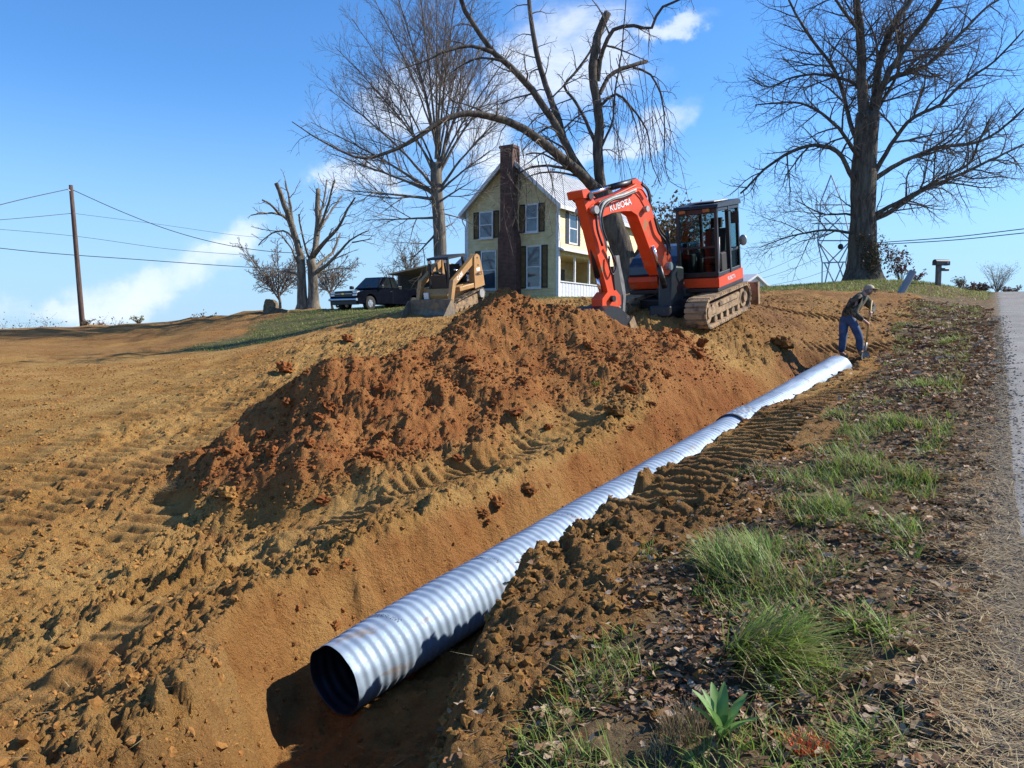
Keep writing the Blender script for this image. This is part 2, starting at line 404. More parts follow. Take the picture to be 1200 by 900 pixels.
    moist = np.maximum(.75 * sstep(-1.15, -1.45, t) * (s < 14), .9 * sstep(.5, 3.0, x - 2.0 + .8 * perlin(x*.4, y*.4, 82)) * sstep(14.2, 16.0, y + .8 * perlin(x*.5, y*.5, 83)))
    moist = np.maximum(moist, .8 * sstep(23, 30, y + 3 * perlin(x*.12, y*.25, 84)))
    moist = np.clip(moist * (.75 + .6 * perlin(x * .7, y * .7, 85)), 0, 1)
    return z, dict(driven=driven if detail else 0*x, moist=moist, grass=grassm, verge=verge, trench=trench, red=red, mound=mo, dirt=dirt)

def axis(lo_f, hi_f, step0, lo, hi, growth, step_fn=None):
    a = [lo_f]
    while a[-1] < hi_f: a.append(a[-1] + (step_fn(a[-1]) if step_fn else step0))
    st = a[-1] - a[-2]
    while a[-1] < hi: st *= growth; a.append(a[-1] + st)
    b = []; st = step0; c = lo_f
    while c > lo: st *= growth; c -= st; b.append(c)
    return np.array(b[::-1] + a)
GX = axis(-7.0, 9.5, .028, -900, 900, 1.09, lambda x: .017 if -4.2 < x < 3.2 else .028)
GY = axis(2.7, 40.0, .03, -40, 1600, 1.09, lambda y: .015 + .0040 * max(0, y - 6) ** 1.05)
gx, gy = np.meshgrid(GX, GY)
GZ, GA = terrain(gx, gy)
def gz(x, y):
    x = np.atleast_1d(np.asarray(x, float)); y = np.atleast_1d(np.asarray(y, float))
    i = np.clip(np.searchsorted(GX, x) - 1, 0, len(GX) - 2); j = np.clip(np.searchsorted(GY, y) - 1, 0, len(GY) - 2)
    fx = (x - GX[i]) / (GX[i+1] - GX[i]); fy = (y - GY[j]) / (GY[j+1] - GY[j])
    return (GZ[j,i]*(1-fx) + GZ[j,i+1]*fx)*(1-fy) + (GZ[j+1,i]*(1-fx) + GZ[j+1,i+1]*fx)*fy
def gat(A, x, y):
    i = np.clip(np.searchsorted(GX, x), 0, len(GX) - 1); j = np.clip(np.searchsorted(GY, y), 0, len(GY) - 1); return GA[A][j, i]
def g1(x, y): return float(gz(x, y)[0])
def hit(px, py, lo=2.5, hi=90):
    d = ray(px, py); Ys = np.arange(lo, hi, .02)
    X = d.x / d.y * Ys; Z = CAM.z + d.z / d.y * Ys
    k = np.argmax(Z < gz(X, Ys)); Y = Ys[k]
    return Vector((X[k], Y, g1(X[k], Y)))
# ground material
def ground_mat():
    m, nt, b = nodes('churned_clay')
    geo = nd(nt, 'ShaderNodeNewGeometry'); P = geo.outputs['Position']
    A = {k: nd(nt, 'ShaderNodeAttribute', attribute_name=k).outputs['Fac'] for k in ('grass', 'verge', 'trench', 'red', 'moist')}
    n1 = noise(nt, P, .9, 6, .6); n2 = noise(nt, P, 5.0, 6, .65); n3 = noise(nt, P, 38, 5, .6); n4 = noise(nt, P, 2.2, 8, .7, .4)
    tan = mixc(nt, ramp(nt, n1, .35, .65), (.385,.203,.060), (.485,.290,.098))
    tan = mixc(nt, ramp(nt, n4, .5, .68, 0, .6), tan, (.31,.125,.042))
    rd = mixc(nt, ramp(nt, n4, .35, .65), (.30,.108,.034), (.42,.19,.062))
    tw = mixc(nt, ramp(nt, n1, .35, .65), (.29,.108,.032), (.38,.170,.054))
    rd = mixc(nt, A['trench'], rd, tw)
    c = mixc(nt, A['red'], tan, rd)
    c = mixc(nt, mth(nt, 'MULTIPLY', A['moist'], .85), c, mixc(nt, ramp(nt, n4, .38, .64), (.16,.075,.032), (.27,.145,.062)))
    c = mixc(nt, ramp(nt, n2, .52, .75, 0, .55), c, mixc(nt, 1, c, (.5,.42,.38), 'MULTIPLY'))
    c = mixc(nt, ramp(nt, n3, .45, .75, 0, .4), c, mixc(nt, 1, c, (1.25,1.25,1.2), 'MULTIPLY'))
    gr = mixc(nt, ramp(nt, n4, .35, .62), (.055,.085,.022), (.20,.16,.07))
    gr = mixc(nt, ramp(nt, n3, .4, .7), gr, mixc(nt, 1, gr, (.55,.6,.5), 'MULTIPLY'))
    c = mixc(nt, ramp(nt, mth(nt, 'ADD', A['grass'], mth(nt, 'MULTIPLY', mth(nt, 'SUBTRACT', n2, .5), 1.2)), .35, .65), c, gr)
    lf = mixc(nt, ramp(nt, n2, .35, .65), (.13,.085,.048), (.24,.17,.09))
    c = mixc(nt, ramp(nt, mth(nt, 'ADD', A['verge'], mth(nt, 'MULTIPLY', mth(nt, 'SUBTRACT', n2, .5), .8)), .3, .6), c, lf)
    dv = nd(nt, 'ShaderNodeVectorMath', operation='DOT_PRODUCT'); L(nt, P, dv.inputs[0]); dv.inputs[1].default_value = (RN[0], RN[1], 0)
    sh = ramp(nt, mth(nt, 'ADD', dv.outputs['Value'], mth(nt, 'MULTIPLY', mth(nt, 'SUBTRACT', n2, .5), .5)), .14, -.08)
    c = mixc(nt, sh, c, mixc(nt, ramp(nt, n3, .35, .65), (.15,.115,.08), (.30,.25,.185)))
    L(nt, c, b.inputs['Base Color']); b.inputs['Roughness'].default_value = .95; b.inputs['Specular IOR Level'].default_value = .15
    vo = nd(nt, 'ShaderNodeTexVoronoi'); vo.inputs['Scale'].default_value = 26; L(nt, P, vo.inputs['Vector'])
    vo2 = nd(nt, 'ShaderNodeTexVoronoi'); vo2.inputs['Scale'].default_value = 70; L(nt, P, vo2.inputs['Vector'])
    h = mth(nt, 'ADD', mth(nt, 'ADD', mth(nt, 'MULTIPLY', noise(nt, P, 16, 10, .72, .3), 1.8), mth(nt, 'MULTIPLY', noise(nt, P, 60, 8, .7, .3), 1.0)), mth(nt, 'ADD', mth(nt, 'MULTIPLY', vo.outputs['Distance'], -.25), mth(nt, 'MULTIPLY', vo2.outputs['Distance'], -.2)))
    bn = nd(nt, 'ShaderNodeBump'); bn.inputs['Strength'].default_value = 1.0; bn.inputs['Distance'].default_value = .045
    L(nt, h, bn.inputs['Height']); L(nt, bn.outputs[0], b.inputs['Normal'])
    return m
M_GROUND = ground_mat()
ny, nx = gx.shape
idx = np.arange(ny * nx).reshape(ny, nx)
Q = np.stack([idx[:-1,:-1], idx[:-1,1:], idx[1:,1:], idx[1:,:-1]], -1).reshape(-1, 4)
mm = GA['mound']; mq = (mm[:-1,:-1] > .16) & (mm[1:,1:] > .16) & (mm[:-1,1:] > .16) & (mm[1:,:-1] > .16) & (GA['trench'][:-1,:-1] < .3)
mq = mq.ravel()
VV = np.stack([gx, gy, GZ], -1).reshape(-1, 3)
def sub(Qs):
    used = np.unique(Qs); mp = np.full(len(VV), -1, np.int64); mp[used] = np.arange(len(used)); return used, mp[Qs]
for nm, msk in (('ground', ~mq), ('dirt_mound', mq)):
    used, q = sub(Q[msk])
    me = mesh_np(nm, VV[used], q, attrs={k: GA[k].ravel()[used] for k in ('grass', 'verge', 'trench', 'red', 'moist')}, mats=[M_GROUND])
    o = link(nm, me)
    if nm == 'ground': tag(o, kind='structure')
    else: tag(o, 'long lumpy heap of reddish orange clay dug out of the trench', 'dirt pile')
# road
us = np.concatenate([np.arange(-12, 60, .25), np.arange(60, 100, 2)]); vs_ = np.array([-5.6,-5.0,-3.8,-2.6,-1.4,-.95,-.7,-.5,-.30,-.18,-.06])
uu, vv = np.meshgrid(us, vs_, indexing='ij')
edge = .07 * perlin(uu * .5, vv * 0, 91) + .03 * perlin(uu * 1.9, vv * 0, 92)
vv = vv + edge * (vv > -1)
crown = .05 * (1 - ((vv + 2.8) / 2.8) ** 2)
rz = road_z(uu) + .004 - .03 * (np.arange(len(vs_))[None, :] == len(vs_) - 1)
ri = np.arange(uu.size).reshape(uu.shape)
V = np.stack([uu * RD[0] + vv * RN[0], uu * RD[1] + vv * RN[1], rz], -1).reshape(-1, 3)
Qr = np.stack([ri[:-1,:-1], ri[1:,:-1], ri[1:,1:], ri[:-1,1:]], -1).reshape(-1, 4)[:, ::-1]
m, nt, b = nodes('worn_asphalt')
P = nd(nt, 'ShaderNodeNewGeometry').outputs['Position']
n3 = noise(nt, P, 70, 6, .7); n1 = noise(nt, P, 1.2, 6, .6)
vo = nd(nt, 'ShaderNodeTexVoronoi'); vo.inputs['Scale'].default_value = 170; L(nt, P, vo.inputs['Vector'])
c = mixc(nt, ramp(nt, n1, .3, .7), (.235,.225,.21), (.315,.305,.285))
c = mixc(nt, ramp(nt, n3, .38, .68), mixc(nt, 1, c, (.6,.6,.6), 'MULTIPLY'), mixc(nt, 1, c, (1.35,1.33,1.3), 'MULTIPLY'))
L(nt, c, b.inputs['Base Color']); b.inputs['Roughness'].default_value = .95; b.inputs['Specular IOR Level'].default_value = .15
bn = nd(nt, 'ShaderNodeBump'); bn.inputs['Strength'].default_value = .5; bn.inputs['Distance'].default_value = .006; L(nt, vo.outputs['Distance'], bn.inputs['Height']); L(nt, bn.outputs[0], b.inputs['Normal'])
tag(link('road', mesh_np('road', V, Qr, mats=[m])), kind='structure')

# ------------------------------------------------------------------ sky, sun
SUN_EL, SUN_AZ = R(36), R(11)        # azimuth from +x towards +y (the sun stands to the right, a little behind the scene)
sd = Vector((math.cos(SUN_EL) * math.cos(SUN_AZ), math.cos(SUN_EL) * math.sin(SUN_AZ), math.sin(SUN_EL)))
sl = bpy.data.lights.new('sun', 'SUN'); so = bpy.data.objects.new('sun', sl); COL.objects.link(so)
sl.energy = 5.0; sl.angle = R(.5); sl.color = (1, .93, .82)
so.rotation_euler = sd.to_track_quat('Z', 'Y').to_euler(); so.location = (20, 0, 30)
w = bpy.data.worlds.new('World'); SC.world = w; w.use_nodes = True
nt = w.node_tree; bg = nt.nodes['Background']
sky = nd(nt, 'ShaderNodeTexSky'); sky.sky_type = 'NISHITA'; sky.sun_disc = False; sky.sun_elevation = SUN_EL
sky.sun_rotation = math.pi / 2 - SUN_AZ; sky.altitude = 250; sky.air_density = 1.0; sky.dust_density = .1; sky.ozone_density = 3.0
tc = nd(nt, 'ShaderNodeTexCoord'); sep = nd(nt, 'ShaderNodeSeparateXYZ'); L(nt, tc.outputs['Generated'], sep.inputs[0])
yy = mth(nt, 'MAXIMUM', sep.outputs[1], .05)
gu = mth(nt, 'DIVIDE', sep.outputs[0], yy); gw = mth(nt, 'DIVIDE', sep.outputs[2], yy)
cmb = nd(nt, 'ShaderNodeCombineXYZ'); L(nt, gu, cmb.inputs[0]); L(nt, gw, cmb.inputs[1])
wn = nd(nt, 'ShaderNodeTexNoise'); wn.inputs['Scale'].default_value = 5.5; wn.inputs['Detail'].default_value = 6; wn.inputs['Roughness'].default_value = .6; L(nt, cmb.outputs[0], wn.inputs['Vector'])
wv = nd(nt, 'ShaderNodeVectorMath', operation='MULTIPLY_ADD'); L(nt, wn.outputs['Color'], wv.inputs[0]); wv.inputs[1].default_value = (.26, .16, 0); L(nt, cmb.outputs[0], wv.inputs[2])
wo = nd(nt, 'ShaderNodeVectorMath', operation='SUBTRACT'); L(nt, wv.outputs[0], wo.inputs[0]); wo.inputs[1].default_value = (.13, .08, 0)
def blob(px, py, rx, ry, ang):
    cu, cw = (px - 600) / F, (HOR - py) / F
    mp = nd(nt, 'ShaderNodeMapping'); mp.vector_type = 'TEXTURE'
    mp.inputs['Location'].default_value = (cu, cw, 0); mp.inputs['Rotation'].default_value = (0, 0, R(ang)); mp.inputs['Scale'].default_value = (rx / F, ry / F, 1)
    L(nt, wo.outputs[0], mp.inputs[0])
    ln = nd(nt, 'ShaderNodeVectorMath', operation='LENGTH'); L(nt, mp.outputs[0], ln.inputs[0])
    return ramp(nt, ln.outputs['Value'], 1.0, .15)
cov = None
for a in ((180,332,200,60,16),(280,288,78,46,32),(110,358,160,30,6),(660,70,150,105,30),(560,150,90,80,40),(470,130,150,75,20),(600,200,110,50,20),(790,32,90,18,18),(400,215,60,20,-15),(440,225,90,22,-20),(720,170,120,40,25)):
    k = blob(*a); cov = k if cov is None else mth(nt, 'MAXIMUM', cov, k)
mp = nd(nt, 'ShaderNodeMapping'); mp.inputs['Rotation'].default_value = (0, 0, R(-24)); mp.inputs['Scale'].default_value = (5, 13, 1); L(nt, cmb.outputs[0], mp.inputs[0])
cn = noise(nt, mp.outputs[0], 1.3, 9, .62, .7)
cn2 = noise(nt, cmb.outputs[0], 9, 8, .6, .5)
cl = mth(nt, 'ADD', mth(nt, 'MULTIPLY', cn, .65), mth(nt, 'MULTIPLY', cn2, .35))
cl = mth(nt, 'MULTIPLY', ramp(nt, mth(nt, 'ADD', cl, mth(nt, 'MULTIPLY', cov, .36)), 0.46, 1.08), ramp(nt, cov, 0, .8))
cl = mth(nt, 'MULTIPLY', cl, .86)
hs = nd(nt, 'ShaderNodeHueSaturation'); hs.inputs['Saturation'].default_value = 1.14; hs.inputs['Hue'].default_value = .497; L(nt, sky.outputs[0], hs.inputs['Color'])
hz = ramp(nt, sep.outputs[2], .0, .30, .85, 0)
cc = mixc(nt, cl, mixc(nt, hz, mixc(nt, 1.0, hs.outputs[0], (.84, 1.12, 1.42), 'MULTIPLY'), (2.9, 4.5, 6.3)), (7.0, 7.4, 7.9))
L(nt, cc, bg.inputs[0]); bg.inputs[1].default_value = .10
SC.view_settings.view_transform = 'Standard'; SC.view_settings.look = 'None'; SC.view_settings.exposure = .63; SC.view_settings.gamma = 1
SC.render.engine = 'CYCLES'; SC.cycles.max_bounces = 6; SC.cycles.transparent_max_bounces = 12
# ------------------------------------------------------------------ corrugated pipe
def pipe_mat():
    m, nt, b = nodes('galvanised_steel')
    P = nd(nt, 'ShaderNodeTexCoord').outputs['Object']
    n1 = noise(nt, P, 3, 6, .6); n2 = noise(nt, P, 26, 6, .7)
    c = mixc(nt, ramp(nt, n1, .3, .7), (.25,.325,.42), (.33,.415,.52))
    c = mixc(nt, ramp(nt, n2, .62, .8, 0, .45), c, (.42,.30,.19))
    mp = nd(nt, 'ShaderNodeMapping'); mp.inputs['Scale'].default_value = (1, 1, .35); L(nt, P, mp.inputs[0])
    mud = noise(nt, mp.outputs[0], 6.5, 9, .68, .6); c = mixc(nt, ramp(nt, mud, .56, .70, 0, .62), c, (.30,.18,.085))
    sp = nd(nt, 'ShaderNodeSeparateXYZ'); L(nt, P, sp.inputs[0])
    ang = mth(nt, 'ARCTAN2', mth(nt, 'MULTIPLY', sp.outputs[1], -1), sp.outputs[0])          # faint ink stamps printed round the top
    per = mth(nt, 'ABSOLUTE', mth(nt, 'SUBTRACT', mth(nt, 'FRACT', mth(nt, 'DIVIDE', mth(nt, 'ADD', sp.outputs[2], mth(nt, 'MULTIPLY', ang, .10)), 1.27)), .42))
    cv = nd(nt, 'ShaderNodeCombineXYZ'); L(nt, mth(nt, 'MULTIPLY', ang, 34), cv.inputs[0]); L(nt, mth(nt, 'MULTIPLY', sp.outputs[2], 60), cv.inputs[1])
    ink = mth(nt, 'MULTIPLY', mth(nt, 'MULTIPLY', mth(nt, 'LESS_THAN', per, .022), mth(nt, 'LESS_THAN', mth(nt, 'ABSOLUTE', mth(nt, 'ADD', ang, .12)), .42)), mth(nt, 'GREATER_THAN', noise(nt, cv.outputs[0], 1.0, 2), .53))
    c = mixc(nt, mth(nt, 'MULTIPLY', ink, .85), c, (.03,.03,.035))
    L(nt, c, b.inputs['Base Color']); b.inputs['Metallic'].default_value = .46
    L(nt, ramp(nt, n2, .3, .8, .60, .80), b.inputs['Roughness'])
    bn = nd(nt, 'ShaderNodeBump'); bn.inputs['Strength'].default_value = .25; bn.inputs['Distance'].default_value = .01; L(nt, noise(nt, P, 9, 4), bn.inputs['Height']); L(nt, bn.outputs[0], b.inputs['Normal'])
    return m
M_PIPE = pipe_mat(); M_PIPE_SHADE = pmat('shaded_pipe_inside', (.035,.05,.075), .2, 5, .4, .5)  # inside is the same steel; its shade is painted in as a darker colour
M_BLACK = pmat('black_rubber', (.018,.018,.02), .3, 12, .6)
PDIR = Vector((PD[0], PD[1], PSL)).normalized()
def pipe_frame(s):
    """matrix with local z along the pipe, local x up-ish"""
    o = Vector(P0) + Vector((PD[0], PD[1], PSL)) * s
    z = PDIR; y = z.cross(Vector((0, 0, 1))).normalized(); x = y.cross(z)
    return Matrix.Translation(o) @ Matrix((x, y, z)).transposed().to_4x4()
def corrugated(name, L0, L1, label, ragged=False):
    M = pipe_frame(L0); ln = (L1 - L0) * Vector((PD[0], PD[1], PSL)).length
    pitch = .090; nz = int(ln / pitch * 10); na = 72
    zz = np.linspace(0, ln, nz); aa = np.linspace(0, 2 * math.pi, na, endpoint=False)
    Z, A = np.meshgrid(zz, aa, indexing='ij')
    ph = Z / pitch + A / (2 * math.pi)
    fade = np.clip(Z / .10, 0, 1) if ragged else 1
    def surf(r0):
        rr = r0 + .0050 * np.cos(2 * math.pi * ph) * fade + .006 * perlin(Z * 2 + 3, np.cos(A) * 1.5 + np.sin(A) * 2.3, 3)
        zz2 = Z
        if ragged:
            dent = np.exp(-((A - .55) / .35) ** 2) * np.exp(-(Z / .35) ** 2)
            rr = rr - .022 * dent + .004 * perlin(np.cos(A) * 2.2, np.sin(A) * 2.2 + Z * 6, 8) * np.exp(-Z / .3)
        return np.stack([rr * np.cos(A), -rr * np.sin(A), zz2], -1).reshape(-1, 3)
    ii = np.arange(nz * na).reshape(nz, na); jj = np.roll(ii, -1, 1)
    q = np.stack([ii[:-1], ii[1:], jj[1:], jj[:-1]], -1).reshape(-1, 4)
    n = nz * na; th = .006
    V = np.concatenate([surf(PR), surf(PR - th)])
    Q = np.concatenate([q, q[:, ::-1] + n, np.stack([ii[0], jj[0], jj[0] + n, ii[0] + n], -1), np.stack([jj[-1], ii[-1], ii[-1] + n, jj[-1] + n], -1)])
    root = empty(name, M, label, 'pipe')
    nq = len(q); link('corrugated_shell', mesh_np('corrugated_shell', V[:n], Q[:nq], mats=[M_PIPE]), root); link('darkened_inside', mesh_np('darkened_inside', V, Q[nq:], mats=[M_PIPE_SHADE]), root)  # inner wall and end rims take the colour with shade painted in
    return root
_jx = next(s for s in np.arange(0, 12, .01) if px_of(Vector(P0) + Vector((PD[0], PD[1], PSL)) * s)[0] > 858)
JS = float(_jx)
near_pipe = corrugated('culvert_pipe', 0, JS, 'near length of pale corrugated culvert pipe with open dented mouth in the trench', True)
far_pipe = corrugated('culvert_pipe', JS + .02, PLEN, 'far length of pale corrugated culvert pipe ending at the bending man')
Mj = pipe_frame(JS)
band = empty('coupling_band', Mj, 'crinkled metal band with black gasket joining the two lengths of pipe', 'pipe band')
na = 90; zz = np.linspace(.03, .62, 34); aa = np.linspace(0, 2*math.pi, na, endpoint=False); Z, A = np.meshgrid(zz, aa, indexing='ij')
rr = PR + .022 + .012 * perlin(Z * 16, A * 7, 5) + .006 * np.cos(Z / .05 * 6.28)
ii = np.arange(rr.size).reshape(rr.shape); jj = np.roll(ii, -1, 1)
link('sleeve', mesh_np('sleeve', np.stack([rr*np.cos(A), -rr*np.sin(A), Z], -1).reshape(-1, 3), np.stack([ii[:-1], ii[1:], jj[1:], jj[:-1]], -1).reshape(-1, 4), mats=[M_PIPE]), band)
MB().lathe([(PR+.005,-.035),(PR+.03,-.03),(PR+.032,.0),(PR+.03,.025),(PR+.005,.03)], 60).build('gasket', M_BLACK, band)
b_ = MB()
b_.box((.20,.30,.20), (.10,.02,.34), (0,0,.5)); b_.box((.22,.31,.10), (.05,.07,.03), (0,0,.5)); b_.box((.22,.31,.30), (.05,.07,.03), (0,0,.5))
b_.build('clamp_lug', M_PIPE, band, .004)

# ------------------------------------------------------------------ clods
def ico(sub):
    bm = bmesh.new(); bmesh.ops.create_icosphere(bm, subdivisions=sub, radius=1)
    V = np.array([v.co[:] for v in bm.verts]); Fc = np.array([[v.index for v in f.verts] for f in bm.faces]); bm.free(); return V, Fc
def lump(V, seed, rough=.28):
    r = 1 + rough * perlin(V[:,0]*1.3 + seed*7.1 + V[:,2]*.9, V[:,1]*1.3 + V[:,2]*1.1, seed) + rough * .7 * perlin(V[:,0]*3.1 + V[:,2]*2, V[:,1]*3 + seed*3.3 - V[:,2]*2, seed + 3) + rough * .6 * perlin(V[:,0]*7 + V[:,2]*5, V[:,1]*7 - V[:,2]*5, seed + 5)
    rg = np.random.default_rng(seed); W = V * r[:, None]
    for _ in range(3):        # broken flat faces
        n = rg.normal(size=3); n /= np.linalg.norm(n); d = W @ n; h = rg.uniform(.62, .9)
        W = W - np.clip(d - h, 0, None)[:, None] * n * .9
    return W * np.array((rg.uniform(.8, 1.25), rg.uniform(.7, 1.1), rg.uniform(.55, .85)))
M_CLOD = attr_mat('clay_clod', .95, spec=.12, bump=.8, bscale=30)
TAN, RED, ORG = np.array((.355,.185,.056)), np.array((.27,.095,.03)), np.array((.32,.13,.04))
V1, F1 = ico(1); V2, F2 = ico(2); V3, F3 = ico(3)
def scatter(n, dmin, dmax, power=1.0, half=.76):
    d = dmin * (dmax / dmin) ** (rng.random(n) ** power); k = (rng.random(n) * 2 - 1) * half
    y = d; x = k * d; return x, y
def clods_stuff():
    x, y = scatter(150000, 2.9, 24, .75)
    g = {k: gat(k, x, y) for k in ('dirt', 'trench', 'mound')}; s, t = st_of(x, y)
    p = g['dirt'] * (.35 + .5 * (g['mound'] > .1) + .35 * ((t < -1.2) & (t > -4))) * (1 - .2 * g['trench']) * (1 - .8 * gat('driven', x, y)) * (.4 + .9 * np.clip(perlin(x * .9, y * .9, 88) + .4, 0, 1))
    keep = rng.random(len(x)) < p * 1.0
    x, y = x[keep], y[keep]; n = min(len(x), 52000); x, y = x[:n], y[:n]
    sz = .0068 * (rng.random(n) ** -.55); sz = np.clip(sz * np.clip(y / 7, .7, 2.0), .005, .034)
    sz *= np.where(gat('trench', x, y) > .4, .6, 1)
    red = np.clip(gat('red', x, y) + rng.normal(0, .15, n), 0, 1)[:, None]
    colr = ((TAN * (1 - red) + RED * red) * (1 - .45 * gat('moist', x, y)[:, None])) * rng.uniform(.75, 1.12, (n, 1)) * np.where(rng.random((n, 1)) < .15, .6, 1)
    big = (sz > .019) & (y < 9) | (sz > .04)
    Vs, Fs, Cs, off = [], [], [], 0
    for sel, VB, FB in ((~big, V1, F1), (big, V2, F2)):
        vs = [lump(VB, 100 + k, .55) for k in range(12)]; m = int(sel.sum()); z_ = sz[sel]; xs, ys = x[sel], y[sel]
        base = np.stack(vs)[rng.integers(0, 12, m)]; th = rng.random(m) * 6.28; c_, s_ = np.cos(th), np.sin(th)
        X = base[:,:,0]*c_[:,None] - base[:,:,1]*s_[:,None]; Y = base[:,:,0]*s_[:,None] + base[:,:,1]*c_[:,None]
        Vs.append(np.stack([X*z_[:,None] + xs[:,None], Y*z_[:,None] + ys[:,None], base[:,:,2]*z_[:,None] + (gz(xs, ys) + z_*.08)[:,None]], -1).reshape(-1, 3))
        Fs.append((FB[None] + (np.arange(m) * len(VB))[:, None, None]).reshape(-1, 3) + off); off += m * len(VB); Cs.append(np.repeat(colr[sel], len(VB), 0))
    V, Fc, CC = np.concatenate(Vs), np.concatenate(Fs), np.concatenate(Cs)
    o = link('dirt_clods', mesh_np('dirt_clods', V, F3=Fc, smooth=False, mats=[M_CLOD], col=CC))
    tag(o, 'loose crumbs of clay strewn over the dug ground', 'clods', kind='stuff')
clods_stuff()
big_me = {}
for nm, c in (('tan', TAN), ('red', RED), ('brown', TAN * np.array((.58,.54,.56))), ('orange', ORG)):
    big_me[nm] = [mesh_np('dirt_clod', lump(V3, 300 + k, .6), F3=F3, smooth=False, mats=[M_CLOD], col=np.tile(c * (.85 + .06 * k), (len(V3), 1))) for k in range(6)]
def put_clods(n, cond, sizes, tone, label, group, dr=(3, 18)):
    k = 0; tries = 0
    while k < n and tries < 60000:
        tries += 1
        d = dr[0] * (dr[1] / dr[0]) ** rnd.random(); x = d * rnd.uniform(-.68, .68)
        if not cond(x, d): continue
        s = sizes[0] * (sizes[1] / sizes[0]) ** (rnd.random() ** 1.7)
        o = link('dirt_clod', rnd.choice(big_me[tone]))
        o.location = (x, d, g1(x, d) + s * .05); o.scale = (s * rnd.uniform(.85, 1.2), s * rnd.uniform(.85, 1.2), s); o.rotation_euler = (rnd.uniform(-.5, .5), rnd.uniform(-.5, .5), rnd.uniform(0, 6.28))
        tag(o, label, 'clod', group); k += 1
def G_(k, x, y): return float(gat(k, np.array([x]), np.array([y]))[0])
put_clods(80, lambda x, y: G_('mound', x, y) > .12 and G_('trench', x, y) < .2, (.04, .12), 'red', 'rough clod of reddish clay lying on the big dirt heap', 'clods on the dirt heap', (8, 15))
put_clods(45, lambda x, y: G_('mound', x, y) < .1 and G_('trench', x, y) < .05 and st_of(x, y)[1] > 2.2 and x > -6.5, (.025, .06), 'tan', 'dry tan clod lying on the open field left of the trench', 'clods on the open field', (3.4, 15))
put_clods(70, lambda x, y: -3.6 < st_of(x, y)[1] < -1.5 and G_('trench', x, y) < .1 and G_('verge', x, y) < .5, (.02, .06), 'brown', 'brown clod lying on the bank between the pipe and the leafy verge', 'clods on the bank', (3.0, 14))
put_clods(14, lambda x, y: G_('trench', x, y) > .6 and .55 < st_of(x, y)[1] < 1.6, (.03, .07), 'orange', 'orange clod come to rest on the trench slope above the pipe', 'clods on the trench slope', (4.2, 12))
for (px, py, s, tone, lb) in ((268,583,.115,'tan','lone tan clod casting a shadow below the straw tuft'), (408,400,.16,'red','dark red clod on the left shoulder of the dirt heap'),
        (722,487,.14,'brown','flat brown clod on the bank just right of the pipe joint'), (582,592,.10,'orange','orange clod sitting on the upper lip of the trench wall'),
        (335,435,.20,'red','large red clod at the left end of the dirt heap'), (918,408,.22,'brown','large dark clod on the trench rim behind the pipe')):
    p = hit(px, py); o = link('dirt_clod', big_me[tone][2]); o.location = p + Vector((0, 0, s * .4)); o.scale = (s, s * 1.1, s); tag(o, lb, 'clod')

# ------------------------------------------------------------------ grass, leaves, straw
M_BLADE = attr_mat('grass_blade', .55, trans=.35, spec=.35)
M_LEAF = attr_mat('dry_leaf', .75, trans=.15, spec=.25)
M_STRAW = attr_mat('dry_straw', .6, spec=.3)
def blades(pos, ln, wd, az, lean, droop, colr, segs=4):
    """curved tapering blades; every argument an array of n"""
    n = len(ln); tt = np.linspace(0, 1, segs + 1)
    h = np.stack([np.cos(az), np.sin(az)], -1); side = np.stack([-h[:,1], h[:,0]], -1)
    out = ln[:,None] * (np.sin(lean)[:,None] * tt + droop[:,None] * tt**2 * .6)
    up = ln[:,None] * (np.cos(lean)[:,None] * tt - droop[:,None] * tt**2 * .55)
    up = np.maximum(up, .01 * tt)
    wv = wd[:,None] * (1 - tt**1.6 * .92) * .5
    C = np.stack([pos[:,0,None] + h[:,0,None]*out, pos[:,1,None] + h[:,1,None]*out, pos[:,2,None] + up], -1)
    S = np.stack([side[:,0,None]*wv, side[:,1,None]*wv, 0*wv], -1)
    V = np.stack([C - S, C + S], 2).reshape(n, -1, 3); k = 2 * (segs + 1)
    q = np.array([[2*i, 2*i+1, 2*i+3, 2*i+2] for i in range(segs)])
    Q = (q[None] + (np.arange(n) * k)[:,None,None]).reshape(-1, 4)
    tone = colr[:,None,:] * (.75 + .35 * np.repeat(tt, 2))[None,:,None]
    return V.reshape(-1, 3), Q, tone.reshape(-1, 3)
GREEN = np.array([(.20,.33,.04),(.27,.38,.06),(.14,.22,.04),(.34,.37,.10)]); DRY = np.array([(.34,.25,.12),(.42,.33,.18),(.26,.18,.09)])
def pick(pal, n, j=.2): return pal[rng.integers(0, len(pal), n)] * rng.uniform(1 - j, 1 + j, (n, 1))
